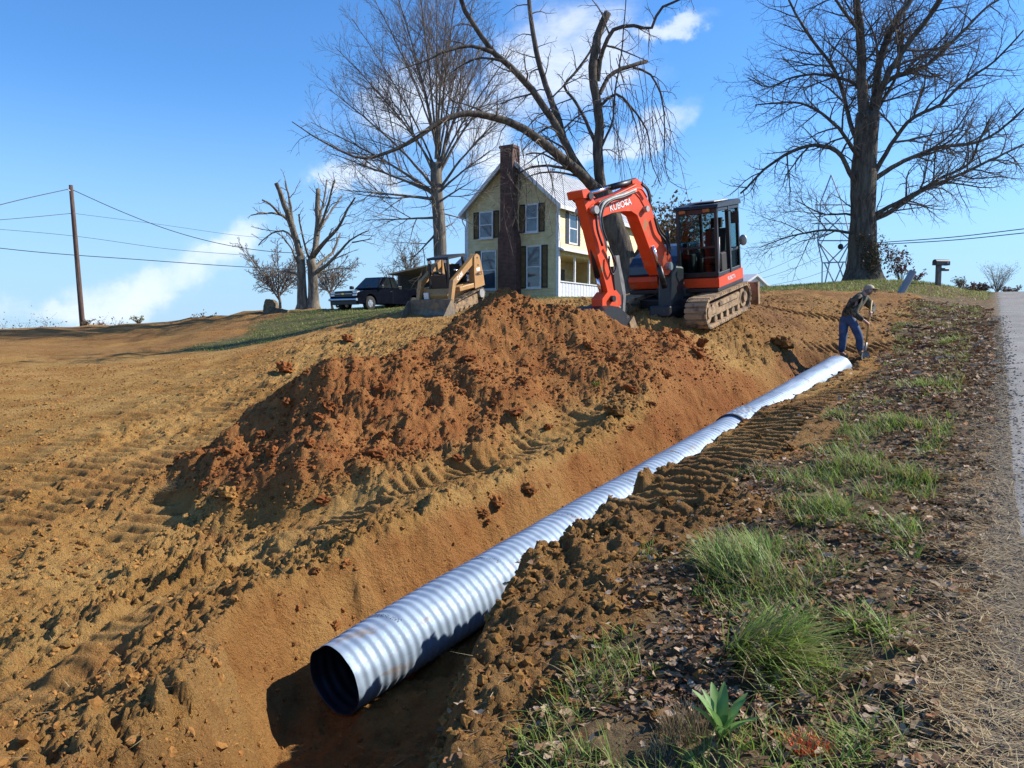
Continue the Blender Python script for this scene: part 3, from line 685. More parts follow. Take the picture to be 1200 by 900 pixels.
def grass_field():
    parts = []
    def put(x, y, l0, l1, w0, green, segs=2):
        n = len(x); ln = rng.uniform(l0, l1, n)
        c = np.where(rng.random((n, 1)) < green, pick(GREEN, n), pick(DRY, n))
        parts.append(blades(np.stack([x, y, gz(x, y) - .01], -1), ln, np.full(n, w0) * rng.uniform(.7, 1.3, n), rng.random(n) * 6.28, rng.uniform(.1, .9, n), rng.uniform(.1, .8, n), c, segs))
    # roadside verge
    u = rng.uniform(1.5, 9, 26000); v = rng.uniform(.3, 1.9, 26000); x = u*RD[0]+v*RN[0]; y = u*RD[1]+v*RN[1]
    k = (gat('verge', x, y) > .4) & (perlin(x*1.9, y*1.9, 120) + .35*perlin(x*6, y*6, 121) > .08); put(x[k], y[k], .05, .19, .006, .8, 3)
    u = rng.uniform(8, 30, 60000); v = rng.uniform(.3, 3.4, 60000); x = u*RD[0]+v*RN[0]; y = u*RD[1]+v*RN[1]
    k = (gat('verge', x, y) > .4) & (perlin(x*1.1, y*1.1, 122) + .4*perlin(x*4, y*4, 123) > .10); put(x[k], y[k], .05, .14, .012, .6)
    # the hill top on the right and the lawn by the house
    x = rng.uniform(4, 26, 60000); y = rng.uniform(25, 42, 60000); k = (gat('grass', x, y) > .5) & (np.abs(x) < .7*y) & (uv_of(x, y)[1] > .2); put(x[k], y[k], .06, .18, .022, .62)
    x = rng.uniform(-18, 8, 60000); y = rng.uniform(23, 46, 60000); k = (gat('grass', x, y) > .5) & (perlin(x*.5, y*.5, 124) > -.25); put(x[k], y[k], .05, .12, .022, .6)
    off = 0; V = []; Q = []; C = []
    for v_, q_, c_ in parts: V.append(v_); Q.append(q_ + off); C.append(c_); off += len(v_)
    o = link('grass', mesh_np('grass', np.concatenate(V), np.concatenate(Q), mats=[M_BLADE], col=np.concatenate(C)))
    tag(o, 'short patchy grass on the road verge, hill top and lawn', 'grass', kind='stuff')
grass_field()
def tuft(name, p, n, l0, l1, spread, wd, pal, label, cat='grass tuft', green=None, lean=(.1, .8), droop=(.2, .9), az=None, group=None):
    a = rng.random(n) * 6.28; r = spread * np.sqrt(rng.random(n)); x, y = p[0] + r*np.cos(a), p[1] + r*np.sin(a)
    ln = rng.uniform(l0, l1, n); c = pick(pal, n)
    if green is not None: c = np.where(rng.random((n, 1)) < green, c, pick(DRY, n))
    az_ = rng.random(n) * 6.28 if az is None else rng.normal(az, .7, n)
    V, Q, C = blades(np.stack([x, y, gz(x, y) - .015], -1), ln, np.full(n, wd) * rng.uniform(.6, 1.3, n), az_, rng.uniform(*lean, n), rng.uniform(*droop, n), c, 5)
    V = V - np.array([p[0], p[1], g1(p[0], p[1])])
    o = link(name, mesh_np(name, V, Q, mats=[M_BLADE], col=C)); o.location = (p[0], p[1], g1(p[0], p[1]))
    return tag(o, label, cat, group)
tf = 'grass tufts on the verge'
tuft('grass_tuft', hit(868,668), 900, .10, .32, .20, .008, GREEN, 'broad bushy bright green tuft, uppermost of the two big ones on the verge', green=.8, az=1.9, group=tf)
tuft('grass_tuft', hit(915,690), 420, .08, .24, .16, .007, GREEN, 'loose half dry tuft right behind the bushy green one', green=.5, group=tf)
tuft('grass_tuft', hit(888,770), 620, .14, .38, .15, .009, GREEN, 'long dark green tuft with drooping blades beside the bank edge', green=.8, az=-.4, lean=(.3,1.0), group=tf)
tuft('grass_tuft', hit(1022,738), 200, .10, .24, .10, .007, GREEN, 'small splayed green tuft in the leaf litter halfway to the road', green=.85, lean=(.4,1.1), group=tf)
tuft('grass_tuft', hit(998,548), 240, .08, .22, .17, .009, GREEN, 'low pale green tuft at the top of the near verge by the bare dirt', green=.6, group=tf)
tuft('grass_tuft', hit(1045,625), 150, .08, .22, .18, .007, GREEN, 'sparse upright green tuft among brown leaves', green=.8, group=tf)
tuft('grass_tuft', hit(935,815), 170, .10, .28, .14, .006, GREEN, 'thin straggly tuft below the drooping dark green one', green=.7, lean=(.4,1.1), group=tf)
tuft('grass_tuft', hit(1010,878), 160, .08, .24, .16, .006, GREEN, 'straggly green tuft nearest the bottom edge by the orange patch', green=.75, lean=(.3,1.1), group=tf)
tuft('grass_tuft', hit(975,598), 260, .08, .24, .14, .008, GREEN, 'bright green tuft between the bare dirt bank and the leaf litter', green=.8, group=tf)
tuft('grass_tuft', hit(1072,560), 200, .08, .24, .14, .009, GREEN, 'upright green tuft standing in leaves nearest the road at mid verge', green=.75, group=tf)
tuft('grass_tuft', hit(1058,500), 240, .08, .22, .2, .011, GREEN, 'low wide green tuft halfway up the verge', green=.75, group=tf)
tuft('grass_tuft', hit(1092,455), 260, .08, .24, .24, .014, GREEN, 'bushy green tuft on the upper verge below the shadowed leaf patch', green=.75, group=tf)
tuft('grass_tuft', hit(1110,402), 260, .10, .26, .3, .017, GREEN, 'green tuft highest up the verge, beside the road bend', green=.7, group=tf)
tuft('dry_grass_tuft', hit(800,862), 420, .05, .15, .09, .0028, DRY * .75, 'dense fine brown dead tuft left of the broad leaved plant', 'dry grass', lean=(.05,.6), droop=(.0,.4))
tuft('dry_grass_tuft', hit(775,892), 200, .04, .10, .06, .0035, np.array([(.16,.18,.10),(.2,.2,.13)]), 'grey green wispy dead tuft on the bank edge at the bottom', 'dry grass', lean=(.05,.6), droop=(.0,.4))
tuft('straw_tuft', hit(205,573), 190, .10, .30, .12, .005, DRY * 1.15, 'flattened pale straw tuft on the bare field', 'straw', lean=(1.1,1.5), droop=(.0,.15), az=2.9)
tuft('straw_tuft', hit(243,548), 70, .08, .2, .08, .005, DRY * 1.15, 'little pale straw wisp above the bigger straw tuft', 'straw', lean=(1.0,1.5), droop=(.0,.15), az=.4)
tuft('weed_sprig', hit(700,452), 40, .05, .14, .06, .012, GREEN, 'single green weed sprig on the face of the dirt heap', 'weed')
tuft('painted_grass', hit(946,884), 460, .04, .095, .055, .007, np.array([(.90,.12,.04),(.90,.20,.08)]), 'patch of grass tips sprayed bright orange red at the bottom edge', 'painted grass', lean=(.2,1.2), droop=(0,.4))
# broad leaved plant
p = hit(845, 872); root = empty('broadleaf_plant', p, 'broad leaved green plant in a rosette beside the brown dead tuft', 'plant')
for k in range(12):
    a = k * 2.4 + .3; ln = rnd.uniform(.17, .27); le = rnd.uniform(.10, .55); w_ = rnd.uniform(.017, .024)
    tt = np.linspace(0, 1, 9); out = ln * (math.sin(le) * tt + .25 * tt**2); up = ln * (math.cos(le) * tt - .22 * tt**2)
    wv = w_ * np.sin(math.pi * (tt * .93 + .05)) ** .8
    h = np.array((math.cos(a), math.sin(a))); sd_ = np.array((-h[1], h[0])); V = []
    for i in range(9):
        c = np.array((h[0]*out[i], h[1]*out[i], up[i])); s3 = np.array((sd_[0], sd_[1], 0)) * wv[i]
        V += [c - s3 + (0, 0, wv[i]*.45), c, c + s3 + (0, 0, wv[i]*.45)]
    Q = [[3*i+j, 3*i+j+1, 3*i+j+4, 3*i+j+3] for i in range(8) for j in range(2)]
    tone = np.array((.14,.25,.07)) * rnd.uniform(.8, 1.25); cc_ = np.tile(tone, (27, 1)); cc_[1::3] *= 1.5
    link('leaf', mesh_np('leaf', V, Q, mats=[M_BLADE], col=cc_), root)
def leaves():
    n0 = 46000; u = 1.6 * (30/1.6) ** (rng.random(n0) ** .8); v = rng.uniform(-.08, 3.0, n0); x = u*RD[0]+v*RN[0]; y = u*RD[1]+v*RN[1]
    clump = perlin(x*1.4, y*1.4, 130) + .5 * perlin(x*5, y*5, 131)
    k = (rng.random(n0) < np.clip(gat('verge', x, y) * (.6 + .7 * clump) * (1 - .25 * sstep(9, 20, np.hypot(x, y))) + .02, .012, 1)); x, y = x[k], y[k]
    n = min(len(x), 26000); x, y = x[:n], y[:n]
    sz = rng.uniform(.016, .038, n) * np.clip(np.hypot(x, y) / 7, 1, 2.4)
    shp = np.array([(-1,0),(-.45,.55),(.05,.38),(.45,.62),(1,.05),(.5,-.55),(.0,-.4),(-.5,-.5)])   # lobed outline
    m = len(shp); th = rng.random(n)*6.28; tilt = rng.uniform(-.9, .9, n); curl = rng.uniform(-.2, .75, n); asp = rng.uniform(.5, .95, n)
    px, py = shp[:,0][None]*np.ones((n,1)), shp[:,1][None]*asp[:,None]
    pz = curl[:,None]*(px**2*.55 + py**2*1.0) + rng.uniform(-.18, .18, (n, m))
    pz2 = pz*1.0 + py*np.sin(tilt)[:,None]; py2 = py*np.cos(tilt)[:,None]
    X = px*np.cos(th)[:,None] - py2*np.sin(th)[:,None]; Y = px*np.sin(th)[:,None] + py2*np.cos(th)[:,None]
    V = np.stack([x[:,None] + X*sz[:,None], y[:,None] + Y*sz[:,None], (gz(x, y) + .006 + rng.uniform(0, .03, n))[:,None] + pz2*sz[:,None]], -1)
    C = np.concatenate([V, V.mean(1, keepdims=True) - np.array([0,0,1]) * (sz*.12)[:,None,None]], 1)
    tri = np.array([[i, (i+1) % m, m] for i in range(m)]); Fc = (tri[None] + (np.arange(n)*(m+1))[:,None,None]).reshape(-1, 3)
    pal = np.array([(.15,.085,.045),(.22,.14,.08),(.31,.22,.13),(.42,.31,.21),(.10,.06,.04),(.26,.12,.05)])
    o = link('leaf_litter', mesh_np('leaf_litter', C.reshape(-1, 3), F3=Fc, smooth=False, mats=[M_LEAF], col=np.repeat(pick(pal, n), m + 1, 0)))
    tag(o, 'curled brown fallen leaves covering the verge', 'leaf litter', kind='stuff')
leaves()
def straw():
    n = 8200; u = 2.2 * (22/2.2) ** rng.random(n); v = rng.normal(.02, .15, n); x = u*RD[0]+v*RN[0]; y = u*RD[1]+v*RN[1]
    n2 = 900; x2, y2 = scatter(n2, 3, 12); x = np.r_[x, x2]; y = np.r_[y, y2]; n += n2
    ln = rng.uniform(.04, .16, n); 
    parts = blades(np.stack([x, y, gz(x, y) + .012 + rng.uniform(0, .015, n)], -1), ln, rng.uniform(.002, .006, n) * np.clip(np.hypot(x, y) / 7, 1, 2), rng.random(n)*6.28, rng.uniform(1.35, 1.56, n), np.zeros(n), pick(DRY * 1.2, n, .3), 1)
    o = link('straw', mesh_np('straw', parts[0], parts[1], mats=[M_STRAW], col=parts[2])); tag(o, 'broken pale straw scattered along the road edge', 'straw', kind='stuff')
straw()

def gravel():
    n = 5500; u = 2.0 * (26/2.0) ** rng.random(n); v = rng.normal(-.06, .13, n); x = u*RD[0]+v*RN[0]; y = u*RD[1]+v*RN[1]
    z = np.where(v > -.2, gz(x, y), road_z(u) + .004); sz = rng.uniform(.003, .010, n) * np.clip(np.hypot(x, y) / 6, .8, 2.2)
    vs = np.stack([lump(V1, 500 + k, .3) for k in range(8)])[rng.integers(0, 8, n)]
    V = np.stack([vs[:,:,0]*sz[:,None] + x[:,None], vs[:,:,1]*sz[:,None] + y[:,None], vs[:,:,2]*sz[:,None] + (z + sz*.3)[:,None]], -1).reshape(-1, 3)
    Fc = (F1[None] + (np.arange(n) * len(V1))[:, None, None]).reshape(-1, 3)
    col = np.array([(.24,.22,.19),(.33,.29,.24),(.17,.15,.12),(.30,.24,.17)])[rng.integers(0, 4, n)] * rng.uniform(.7, 1.2, (n, 1))
    tag(link('gravel', mesh_np('gravel', V, F3=Fc, smooth=False, mats=[M_CLOD], col=np.repeat(col, len(V1), 0))), 'loose grey gravel crumbling along the edge of the road', 'gravel', kind='stuff')
gravel()
# ------------------------------------------------------------------ bare trees
def bark(name, a, b_, scale=7):
    m, nt, b = nodes(name); P = nd(nt, 'ShaderNodeTexCoord').outputs['Object']
    mp = nd(nt, 'ShaderNodeMapping'); mp.inputs['Scale'].default_value = (1, 1, .22); L(nt, P, mp.inputs[0])
    n1 = noise(nt, mp.outputs[0], scale, 8, .68, .4); n2 = noise(nt, P, 1.1, 4)
    c = mixc(nt, ramp(nt, n1, .35, .68), a, b_); c = mixc(nt, ramp(nt, n2, .5, .7, 0, .35), c, (.13,.14,.10))
    L(nt, c, b.inputs['Base Color']); b.inputs['Roughness'].default_value = .95; b.inputs['Specular IOR Level'].default_value = .1
    bn = nd(nt, 'ShaderNodeBump'); bn.inputs['Strength'].default_value = 1; bn.inputs['Distance'].default_value = .06; L(nt, n1, bn.inputs['Height']); L(nt, bn.outputs[0], b.inputs['Normal'])
    return m
BK_OAK = bark('rough_dark_bark', (.055,.045,.036), (.15,.125,.10)); BK_GREY = bark('grey_bark', (.10,.085,.07), (.24,.21,.17)); BK_PALE = bark('pale_weathered_wood', (.10,.082,.062), (.27,.23,.18))
TW_OAK = pmat('dark_twigs', (.125,.102,.083), .3, 1.5, .9, spec=.1); TW_GREY = pmat('grey_twigs', (.17,.14,.115), .3, 1.5, .9, spec=.1); TW_PALE = pmat('pale_twigs', (.22,.19,.16), .3, 1.5, .9, spec=.1); TW_RED = pmat('ruddy_twigs', (.19,.155,.13), .3, 1.5, .9, spec=.1)
def spline(P, n):
    """smooth curve through the points, n samples"""
    P = np.asarray(P, float)
    if len(P) == 2: return P[0] + (P[1] - P[0]) * np.linspace(0, 1, n)[:, None]
    d = np.r_[0, np.cumsum(np.linalg.norm(np.diff(P, axis=0), axis=1))]; t = np.linspace(0, d[-1], n)
    T = np.gradient(P, d, axis=0)
    i = np.clip(np.searchsorted(d, t, 'right') - 1, 0, len(P) - 2); h = (d[i+1] - d[i]); u = ((t - d[i]) / h)[:, None]; h = h[:, None]
    return (2*u**3-3*u**2+1)*P[i] + (u**3-2*u**2+u)*h*T[i] + (-2*u**3+3*u**2)*P[i+1] + (u**3-u**2)*h*T[i+1]
def tubes_mesh(name, T, mats, flare=None):
    """T = list of (points, radii, sides): one mesh, built in batches"""
    V = []; Q = []; off = 0; groups = {}
    for p, r, k in T: groups.setdefault((len(p), k), []).append((p, r))
    for (N, k), lst in groups.items():
        P = np.stack([a for a, _ in lst]); Rr = np.stack([b for _, b in lst]); n = len(lst)
        t = np.gradient(P, axis=1); t /= np.linalg.norm(t, axis=2, keepdims=True) + 1e-9
        g = P[:, -1] - P[:, 0]; ref = np.zeros((n, 3)); ref[np.arange(n), np.argmin(np.abs(g), axis=1)] = 1
        a = np.cross(t, ref[:, None]); a /= np.linalg.norm(a, axis=2, keepdims=True) + 1e-9; b = np.cross(t, a)
        th = np.arange(k) * 2 * math.pi / k
        ring = a[:, :, None] * np.cos(th)[:, None] + b[:, :, None] * np.sin(th)[:, None]
        if k >= 8:
            rj = 1 + .07 * perlin(th[None, None] * 1.6 + P[:, :, None, 2] * .2, P[:, :, None, 2] * .45 + 0 * th, 9) + .07 * perlin(th[None, None] * 3.5, P[:, :, None, 2] * 1.1 + 0 * th, 19)
        else: rj = np.ones((n, N, k))
        X = P[:, :, None] + ring * (Rr[:, :, None] * rj)[..., None]
        ii = np.arange(n * N * k).reshape(n, N, k) + off; jj = np.roll(ii, -1, 2)
        Q.append(np.stack([ii[:, :-1], jj[:, :-1], jj[:, 1:], ii[:, 1:]], -1).reshape(-1, 4))
        if k >= 4:   # close the tips
            ce = P[:, -1]; 
            ci = off + n * N * k + np.arange(n)
            Q.append(np.stack([ii[:, -1], jj[:, -1], np.repeat(ci[:, None], k, 1), np.repeat(ci[:, None], k, 1)], -1).reshape(-1, 4)[:0])
        V.append(X.reshape(-1, 3)); off += n * N * k
    return mesh_np(name, np.concatenate(V), np.concatenate(Q), mats=mats)
class Tree:
    k = 1.0
    def __init__(s, name, base, label, mats, seed, group=None, cat='tree'):
        s.root = empty(name, base, label, cat, group); s.base = np.array(base); s.bark, s.twig = mats; s.tw = []; s.rg = np.random.default_rng(seed)
    def limb(s, pts, r0, r1, name='limb', sides=9, n=None, power=.72):
        pts = np.asarray(pts, float); ln = np.linalg.norm(np.diff(pts, axis=0), axis=1).sum(); n = n or max(6, int(ln / .35))
        r0, r1 = r0 * s.k, r1 * (.5 + .5 * s.k)
        P = spline(pts, n); P[1:] += s.rg.normal(0, .12 * min(r1, .12) + .010, P[1:].shape) * .7
        rr = r1 + (r0 - r1) * (1 - np.linspace(0, 1, n) ** power)
        if name == 'trunk':
            rr = r1 + (r0 - r1) * (1 - np.linspace(0, 1, n))
            h = P[:, 2] - P[0, 2]; rr = rr * (1 + .75 * np.exp(-h / (r0 * 1.1)))
        P2 = np.vstack([P, P[-1] + (P[-1] - P[-2]) * .02]); r2 = np.r_[rr, .002]
        o = link(name, tubes_mesh(name, [(P2 - s.base, r2, sides)], [s.bark]), s.root)
        return P, rr
    def sprout(s, P, rr, length, spacing, level, ang=(30, 60), trop=(0, 0, .25), f0=.15, rmin=.008, wig=.18, ratio=.62, flat=None, keep=1.0):
        seg = np.linalg.norm(np.diff(P, axis=0), axis=1); d = np.r_[0, np.cumsum(seg)]; tot = d[-1]
        x = f0 * tot + spacing * s.rg.random(); az = s.rg.random() * 6.28
        while x < tot:
            i = min(np.searchsorted(d, x) - 1, len(P) - 2); i = max(i, 0); u = (x - d[i]) / max(seg[i], 1e-6)
            p = P[i] + (P[i+1] - P[i]) * u; t = (P[i+1] - P[i]) / max(seg[i], 1e-6); r = rr[i] + (rr[i+1] - rr[i]) * u
            f = x / tot; L_ = length * (1.05 - .7 * f) * s.rg.uniform(.55, 1.25)
            az += 2.4 + s.rg.normal(0, .5)
            a = np.cross(t, (0.13, .37, .91)); a /= np.linalg.norm(a); b = np.cross(t, a)
            an = R(s.rg.uniform(*ang)); dv = t * math.cos(an) + (a * math.cos(az) + b * math.sin(az)) * math.sin(an)
            rc = max(rmin, min(r * .6, .018 * L_ + rmin * .6))
            N = 6 if level > 1 else 5
            pts = [p]; st = L_ / (N - 1); v = dv
            for k in range(N - 1):
                v = v + np.asarray(trop) * .30 + s.rg.normal(0, wig, 3); v /= np.linalg.norm(v); pts.append(pts[-1] + v * st)
            pts = np.array(pts); rad = rmin * .7 + (rc - rmin * .7) * (1 - np.linspace(0, 1, N)) ** .8
            s.tw.append((pts - s.base, rad, 5 if rc > .03 else 4 if rc > .018 else 3))
            if level > 1: s.sprout(pts, rad, L_ * ratio, spacing * .72, level - 1, ang, trop, .12, rmin, wig, ratio)
            x += spacing * s.rg.uniform(.6, 1.4)
    def crown(s):
        if s.tw: link('crown', tubes_mesh('crown', s.tw, [s.twig]), s.root)
        return s
def trace(px, Y0, Y1, dz=0):
    """a traced run of points carried from depth Y0 to depth Y1"""
    n = len(px); return [tuple(at(a, b, Y0 + (Y1 - Y0) * k / max(1, n - 1))) for k, (a, b) in enumerate(px)]

# the big old tree on the hill to the right
Y = 36.0; b0 = at(1012, 329, Y); b0.z = g1(b0.x, b0.y) - .1
T = Tree('bare_tree', b0, 'massive old bare tree with a thick dark trunk on the hill top to the right', (BK_OAK, TW_OAK), 5)
P, rr = T.limb([tuple(b0)] + trace([(1012,300),(1011,264),(1012,211),(1015,170),(1017,132)], Y, Y), .62, .50, 'trunk', 16)
T.sprout(P, rr, 3.8, .6, 3, (50, 85), (0,0,.12), .32, .006); T.k = .66
# ivy and root suckers round the foot
for px, d0, d1, r0, r1 in (
    ([(1015,150),(1010,94),(1008,38),(1003,0),(998,-70)], 36,35.3,.42,.16), ([(1018,145),(1025,118),(1032,68),(1051,23),(1067,0),(1088,-50)], 36,36.8,.36,.12),
    ([(1022,140),(1034,102),(1063,53),(1097,8),(1118,-24)], 36,34.2,.26,.10), ([(1020,150),(1040,96),(1082,79),(1127,38),(1160,6),(1196,-14)], 36,38,.20,.05),
    ([(1018,215),(1044,170),(1067,140),(1104,121),(1123,102),(1165,72),(1199,36)], 36,33.5,.20,.04), ([(1016,216),(1051,193),(1097,174),(1153,164),(1199,128),(1225,100)], 36,37.5,.20,.04),
    ([(1014,257),(1051,238),(1104,208),(1138,189),(1146,168),(1160,140)], 36,34,.18,.04), ([(1016,260),(1040,250),(1074,227),(1135,200),(1199,170),(1230,158)], 36,38,.22,.04),
    ([(1010,115),(1006,102),(983,91),(927,91),(900,102),(876,91)], 36,37.4,.15,.03), ([(1012,190),(1002,178),(980,147),(938,121),(885,123)], 36,34,.18,.03),
    ([(1010,225),(999,208),(980,177),(953,170),(908,189),(868,227)], 36,34.8,.20,.05), ([(1009,256),(995,251),(965,251),(931,234)], 36,37.5,.11,.025),
    ([(1008,275),(993,272),(965,270),(919,279),(890,290)], 36,35,.13,.02), ([(1013,180),(1002,159),(980,87),(946,38),(927,6),(915,-30)], 36,38,.19,.05),
    ([(1009,40),(985,8),(960,-30)], 35.5,34,.12,.06), ([(1014,170),(1028,130),(1050,90),(1058,30),(1065,-30)], 36,39,.16,.06)):
    P, rr = T.limb(trace(px, d0, d1), r0, r1)
    T.sprout(P, rr, 3.8, .37, 3, (30, 65), (0,0,.08), .22, .0058, .17, .66)
T.crown()
# the leaning, half dead tree behind the excavator
Y = 30.0; b0 = at(741, 352, Y); b0.z = g1(b0.x, b0.y) - .1
T = Tree('bare_tree', b0, 'leaning bare tree with sawn off limbs and drooping branches over the house roof', (BK_OAK, TW_OAK), 8)
P, rr = T.limb([tuple(b0)] + trace([(736,325),(729,295),(720,268),(711,243),(703,222)], Y, Y), .46, .40, 'trunk', 16)
T.limb(trace([(737,312),(745,298),(752,290),(754,280)], 30, 29.6), .12, .09); T.k = .74
for px, d0, d1, r0, r1, ln in (
    ([(706,228),(693,216),(670,195),(653,181),(625,159),(599,144),(571,136),(542,133),(514,144),(477,168),(423,185),(376,164),(342,143)], 30,25.5,.33,.015,2.2),
    ([(690,213),(670,183),(659,161),(644,136),(625,108),(599,79),(579,62),(557,31),(544,10),(538,-12),(533,-50)], 30,28.5,.26,.08,2.4),
    ([(577,61),(551,54),(525,59),(500,71),(468,82)], 28.8,27.5,.12,.02,1.6), ([(592,72),(565,68),(545,74),(528,86)], 28.8,29.5,.08,.02,1.4),
    ([(660,162),(653,136),(644,113),(633,79),(626,48),(622,20),(620,0),(617,-45)], 30,31.5,.20,.08,2.2),
    ([(705,224),(701,176),(703,147),(698,113),(695,85),(698,57),(704,31),(713,15)], 30,30.5,.29,.17,1.6),
    ([(700,95),(707,57),(721,34),(744,30),(763,34),(773,11),(795,0),(812,-8)], 30.5,29,.15,.04,2.0),
    ([(703,110),(715,88),(741,76),(758,72)], 30.5,31.5,.11,.09,1.2), ([(742,79),(763,88),(775,113),(779,159),(779,193),(786,213),(805,222)], 31.2,31.8,.07,.012,1.3),
    ([(703,125),(721,110),(741,127),(758,153),(763,187),(775,218)], 30.5,28.6,.09,.015,1.3), ([(737,122),(746,150),(752,180),(756,205)], 29.5,28.4,.045,.012,1.0),
    ([(699,172),(684,136),(670,113),(661,102),(672,88),(693,57),(702,36)], 30.2,32,.11,.04,1.6),
    ([(705,172),(718,142),(720,113),(727,71),(731,31),(734,-5)], 30.2,29.2,.07,.02,1.5),
    ([(685,204),(665,198),(640,194),(618,198),(604,206)], 30,28.5,.11,.03,1.2), ([(664,197),(648,186),(634,180),(616,181)], 29,28.3,.06,.03,1.0), ([(682,208),(655,202),(630,203),(606,213)], 30,28,.07,.02,1.0)):
    P, rr = T.limb(trace(px, d0, d1), r0, r1)
    T.sprout(P, rr, ln, .42, 3, (35, 80), (0,0,-.42), .12, .0058, .17, .62)
# thin whips hanging in front of the gable
for k in range(16):
    x0 = rnd.uniform(590, 660); y0 = rnd.uniform(165, 200); L_ = rnd.uniform(40, 110)
    P = spline(trace([(x0, y0), (x0 + rnd.uniform(-5, 14), y0 + L_*.5), (x0 + rnd.uniform(-15, 22), y0 + L_)], 28.6, 28), 7)
    rr = np.linspace(.016, .008, 7); T.tw.append((P - T.base, rr, 3)); T.sprout(P, rr, .8, .4, 1, (25, 60), (0,0,-.3), .2, .0065)
for k in range(22):
    x0 = rnd.uniform(700, 780); y0 = rnd.uniform(60, 140); L_ = rnd.uniform(60, 150)
    P = spline(trace([(x0, y0), (x0 + rnd.uniform(0, 18), y0 + L_*.5), (x0 + rnd.uniform(-5, 45), y0 + L_)], 30.5, 29.5), 8)
    rr = np.linspace(.018, .008, 8); T.tw.append((P - T.base, rr, 3)); T.sprout(P, rr, 1.1, .45, 1, (25, 60), (0,0,-.35), .2, .007)
T.crown()
# the fine vase-shaped tree left of the house
Y = 39.0; b0 = at(518, 356, Y); b0.z = g1(b0.x, b0.y) - .1
T = Tree('bare_tree', b0, 'tall fine twigged bare tree with a fan of upright stems left of the house', (BK_GREY, TW_RED), 21)
P, rr = T.limb([tuple(b0)] + trace([(516,300),(514,257),(512,227),(510,190)], Y, Y), .36, .28, 'trunk', 12)
T.sprout(P, rr, 4.4, .45, 3, (55, 80), (0,0,.05), .45, .006); T.k = .62
ends = [(393,55),(413,22),(432,-14),(457,-34),(487,-44),(512,-54),(538,-34),(560,-14),(578,37),(589,92),(593,132),(575,176),(384,103),(364,143),(388,180),(398,222),(428,258),(480,306),(600,60),(470,20),(524,10),(548,60),(440,90),(455,190),(556,210)]
for k, (ex, ey) in enumerate(ends):
    sy = np.interp(ey, (-50, 60, 180, 310), (175, 205, 235, 268)) + T.rg.uniform(-14, 10); dY = T.rg.uniform(-3.2, 3.2)
    sx = 513 + T.rg.uniform(-2, 2); up = .55 if ey < 150 else .25
    c1 = (sx + (ex - sx) * .28, sy + (ey - sy) * (.28 + .12 * up)); c2 = (sx + (ex - sx) * .62, sy + (ey - sy) * (.62 + .10 * up))
    pts = [at(sx, sy, Y), at(*c1, Y + dY * .4), at(*c2, Y + dY * .8), at(ex, ey, Y + dY)]
    P, rr = T.limb([tuple(q) for q in pts], T.rg.uniform(.10, .17), .02, sides=7)
    T.sprout(P, rr, 3.9, .37, 3, (20, 50), (0,0,.16), .28, .0056, .12, .62)
T.crown()
# the pollard
Y = 42.0; b0 = at(364, 366, Y); b0.z = g1(b0.x, b0.y) - .1
T = Tree('pollarded_tree', b0, 'pollarded tree with two pale trunks and blunt cut limbs beside the dark truck', (BK_PALE, TW_PALE), 33)
for px, r in (([(355,366),(354,340),(353,318),(352,300)], .34), ([(367,366),(367,340),(366,322),(364,304)], .37)):
    p = trace(px, Y, Y); p[0] = (p[0][0], p[0][1], b0.z); T.limb(p, r * .8, r * .66, 'trunk', 12); T.k = 1
for px, r0, r1, dy in (
    ([(353,302),(345,274),(337,251),(330,230),(324,215)],.28,.13,-1), ([(344,272),(342,253),(339,232),(334,212)],.13,.05,1), ([(345,266),(336,256),(326,249),(318,240),(307,234)],.12,.05,-2), ([(330,252),(322,250),(312,250),(294,252)],.09,.03,-1.5),
    ([(348,286),(335,271),(322,272),(312,278),(303,287)],.09,.03,1.5), ([(352,314),(346,303),(341,291),(331,277),(325,273)],.09,.03,-2), ([(364,306),(369,293),(371,283),(373,260),(372,239),(373,222)],.26,.14,1), ([(372,276),(376,251),(381,228),(383,211)],.10,.05,2), ([(373,268),(378,258),(383,243),(388,226),(392,211)],.12,.05,-1),
    ([(367,300),(373,293),(381,283),(396,268),(407,245),(416,232)],.19,.05,-2), ([(369,314),(378,306),(390,296),(398,274)],.15,.05,2), ([(370,319),(382,311),(394,300),(411,281),(432,270)],.16,.03,-1), ([(413,284),(424,282),(436,280)],.06,.025,-1), ([(363,304),(359,293),(356,283),(352,266),(350,251)],.10,.04,-2), ([(366,321),(379,318),(390,315),(414,314)],.08,.02,1), ([(354,324),(341,319),(326,318),(310,319),(297,323)],.08,.02,-1), ([(374,270),(386,251),(393,241),(400,230)],.09,.04,2.5)):
    T.k = .78; P, rr = T.limb(trace(px, Y, Y + dy), r0, r1, sides=8)
    T.sprout(P, rr, 1.7, .42, 2, (25, 60), (0,0,.25), .25, .011, .2, .5)
T.crown()
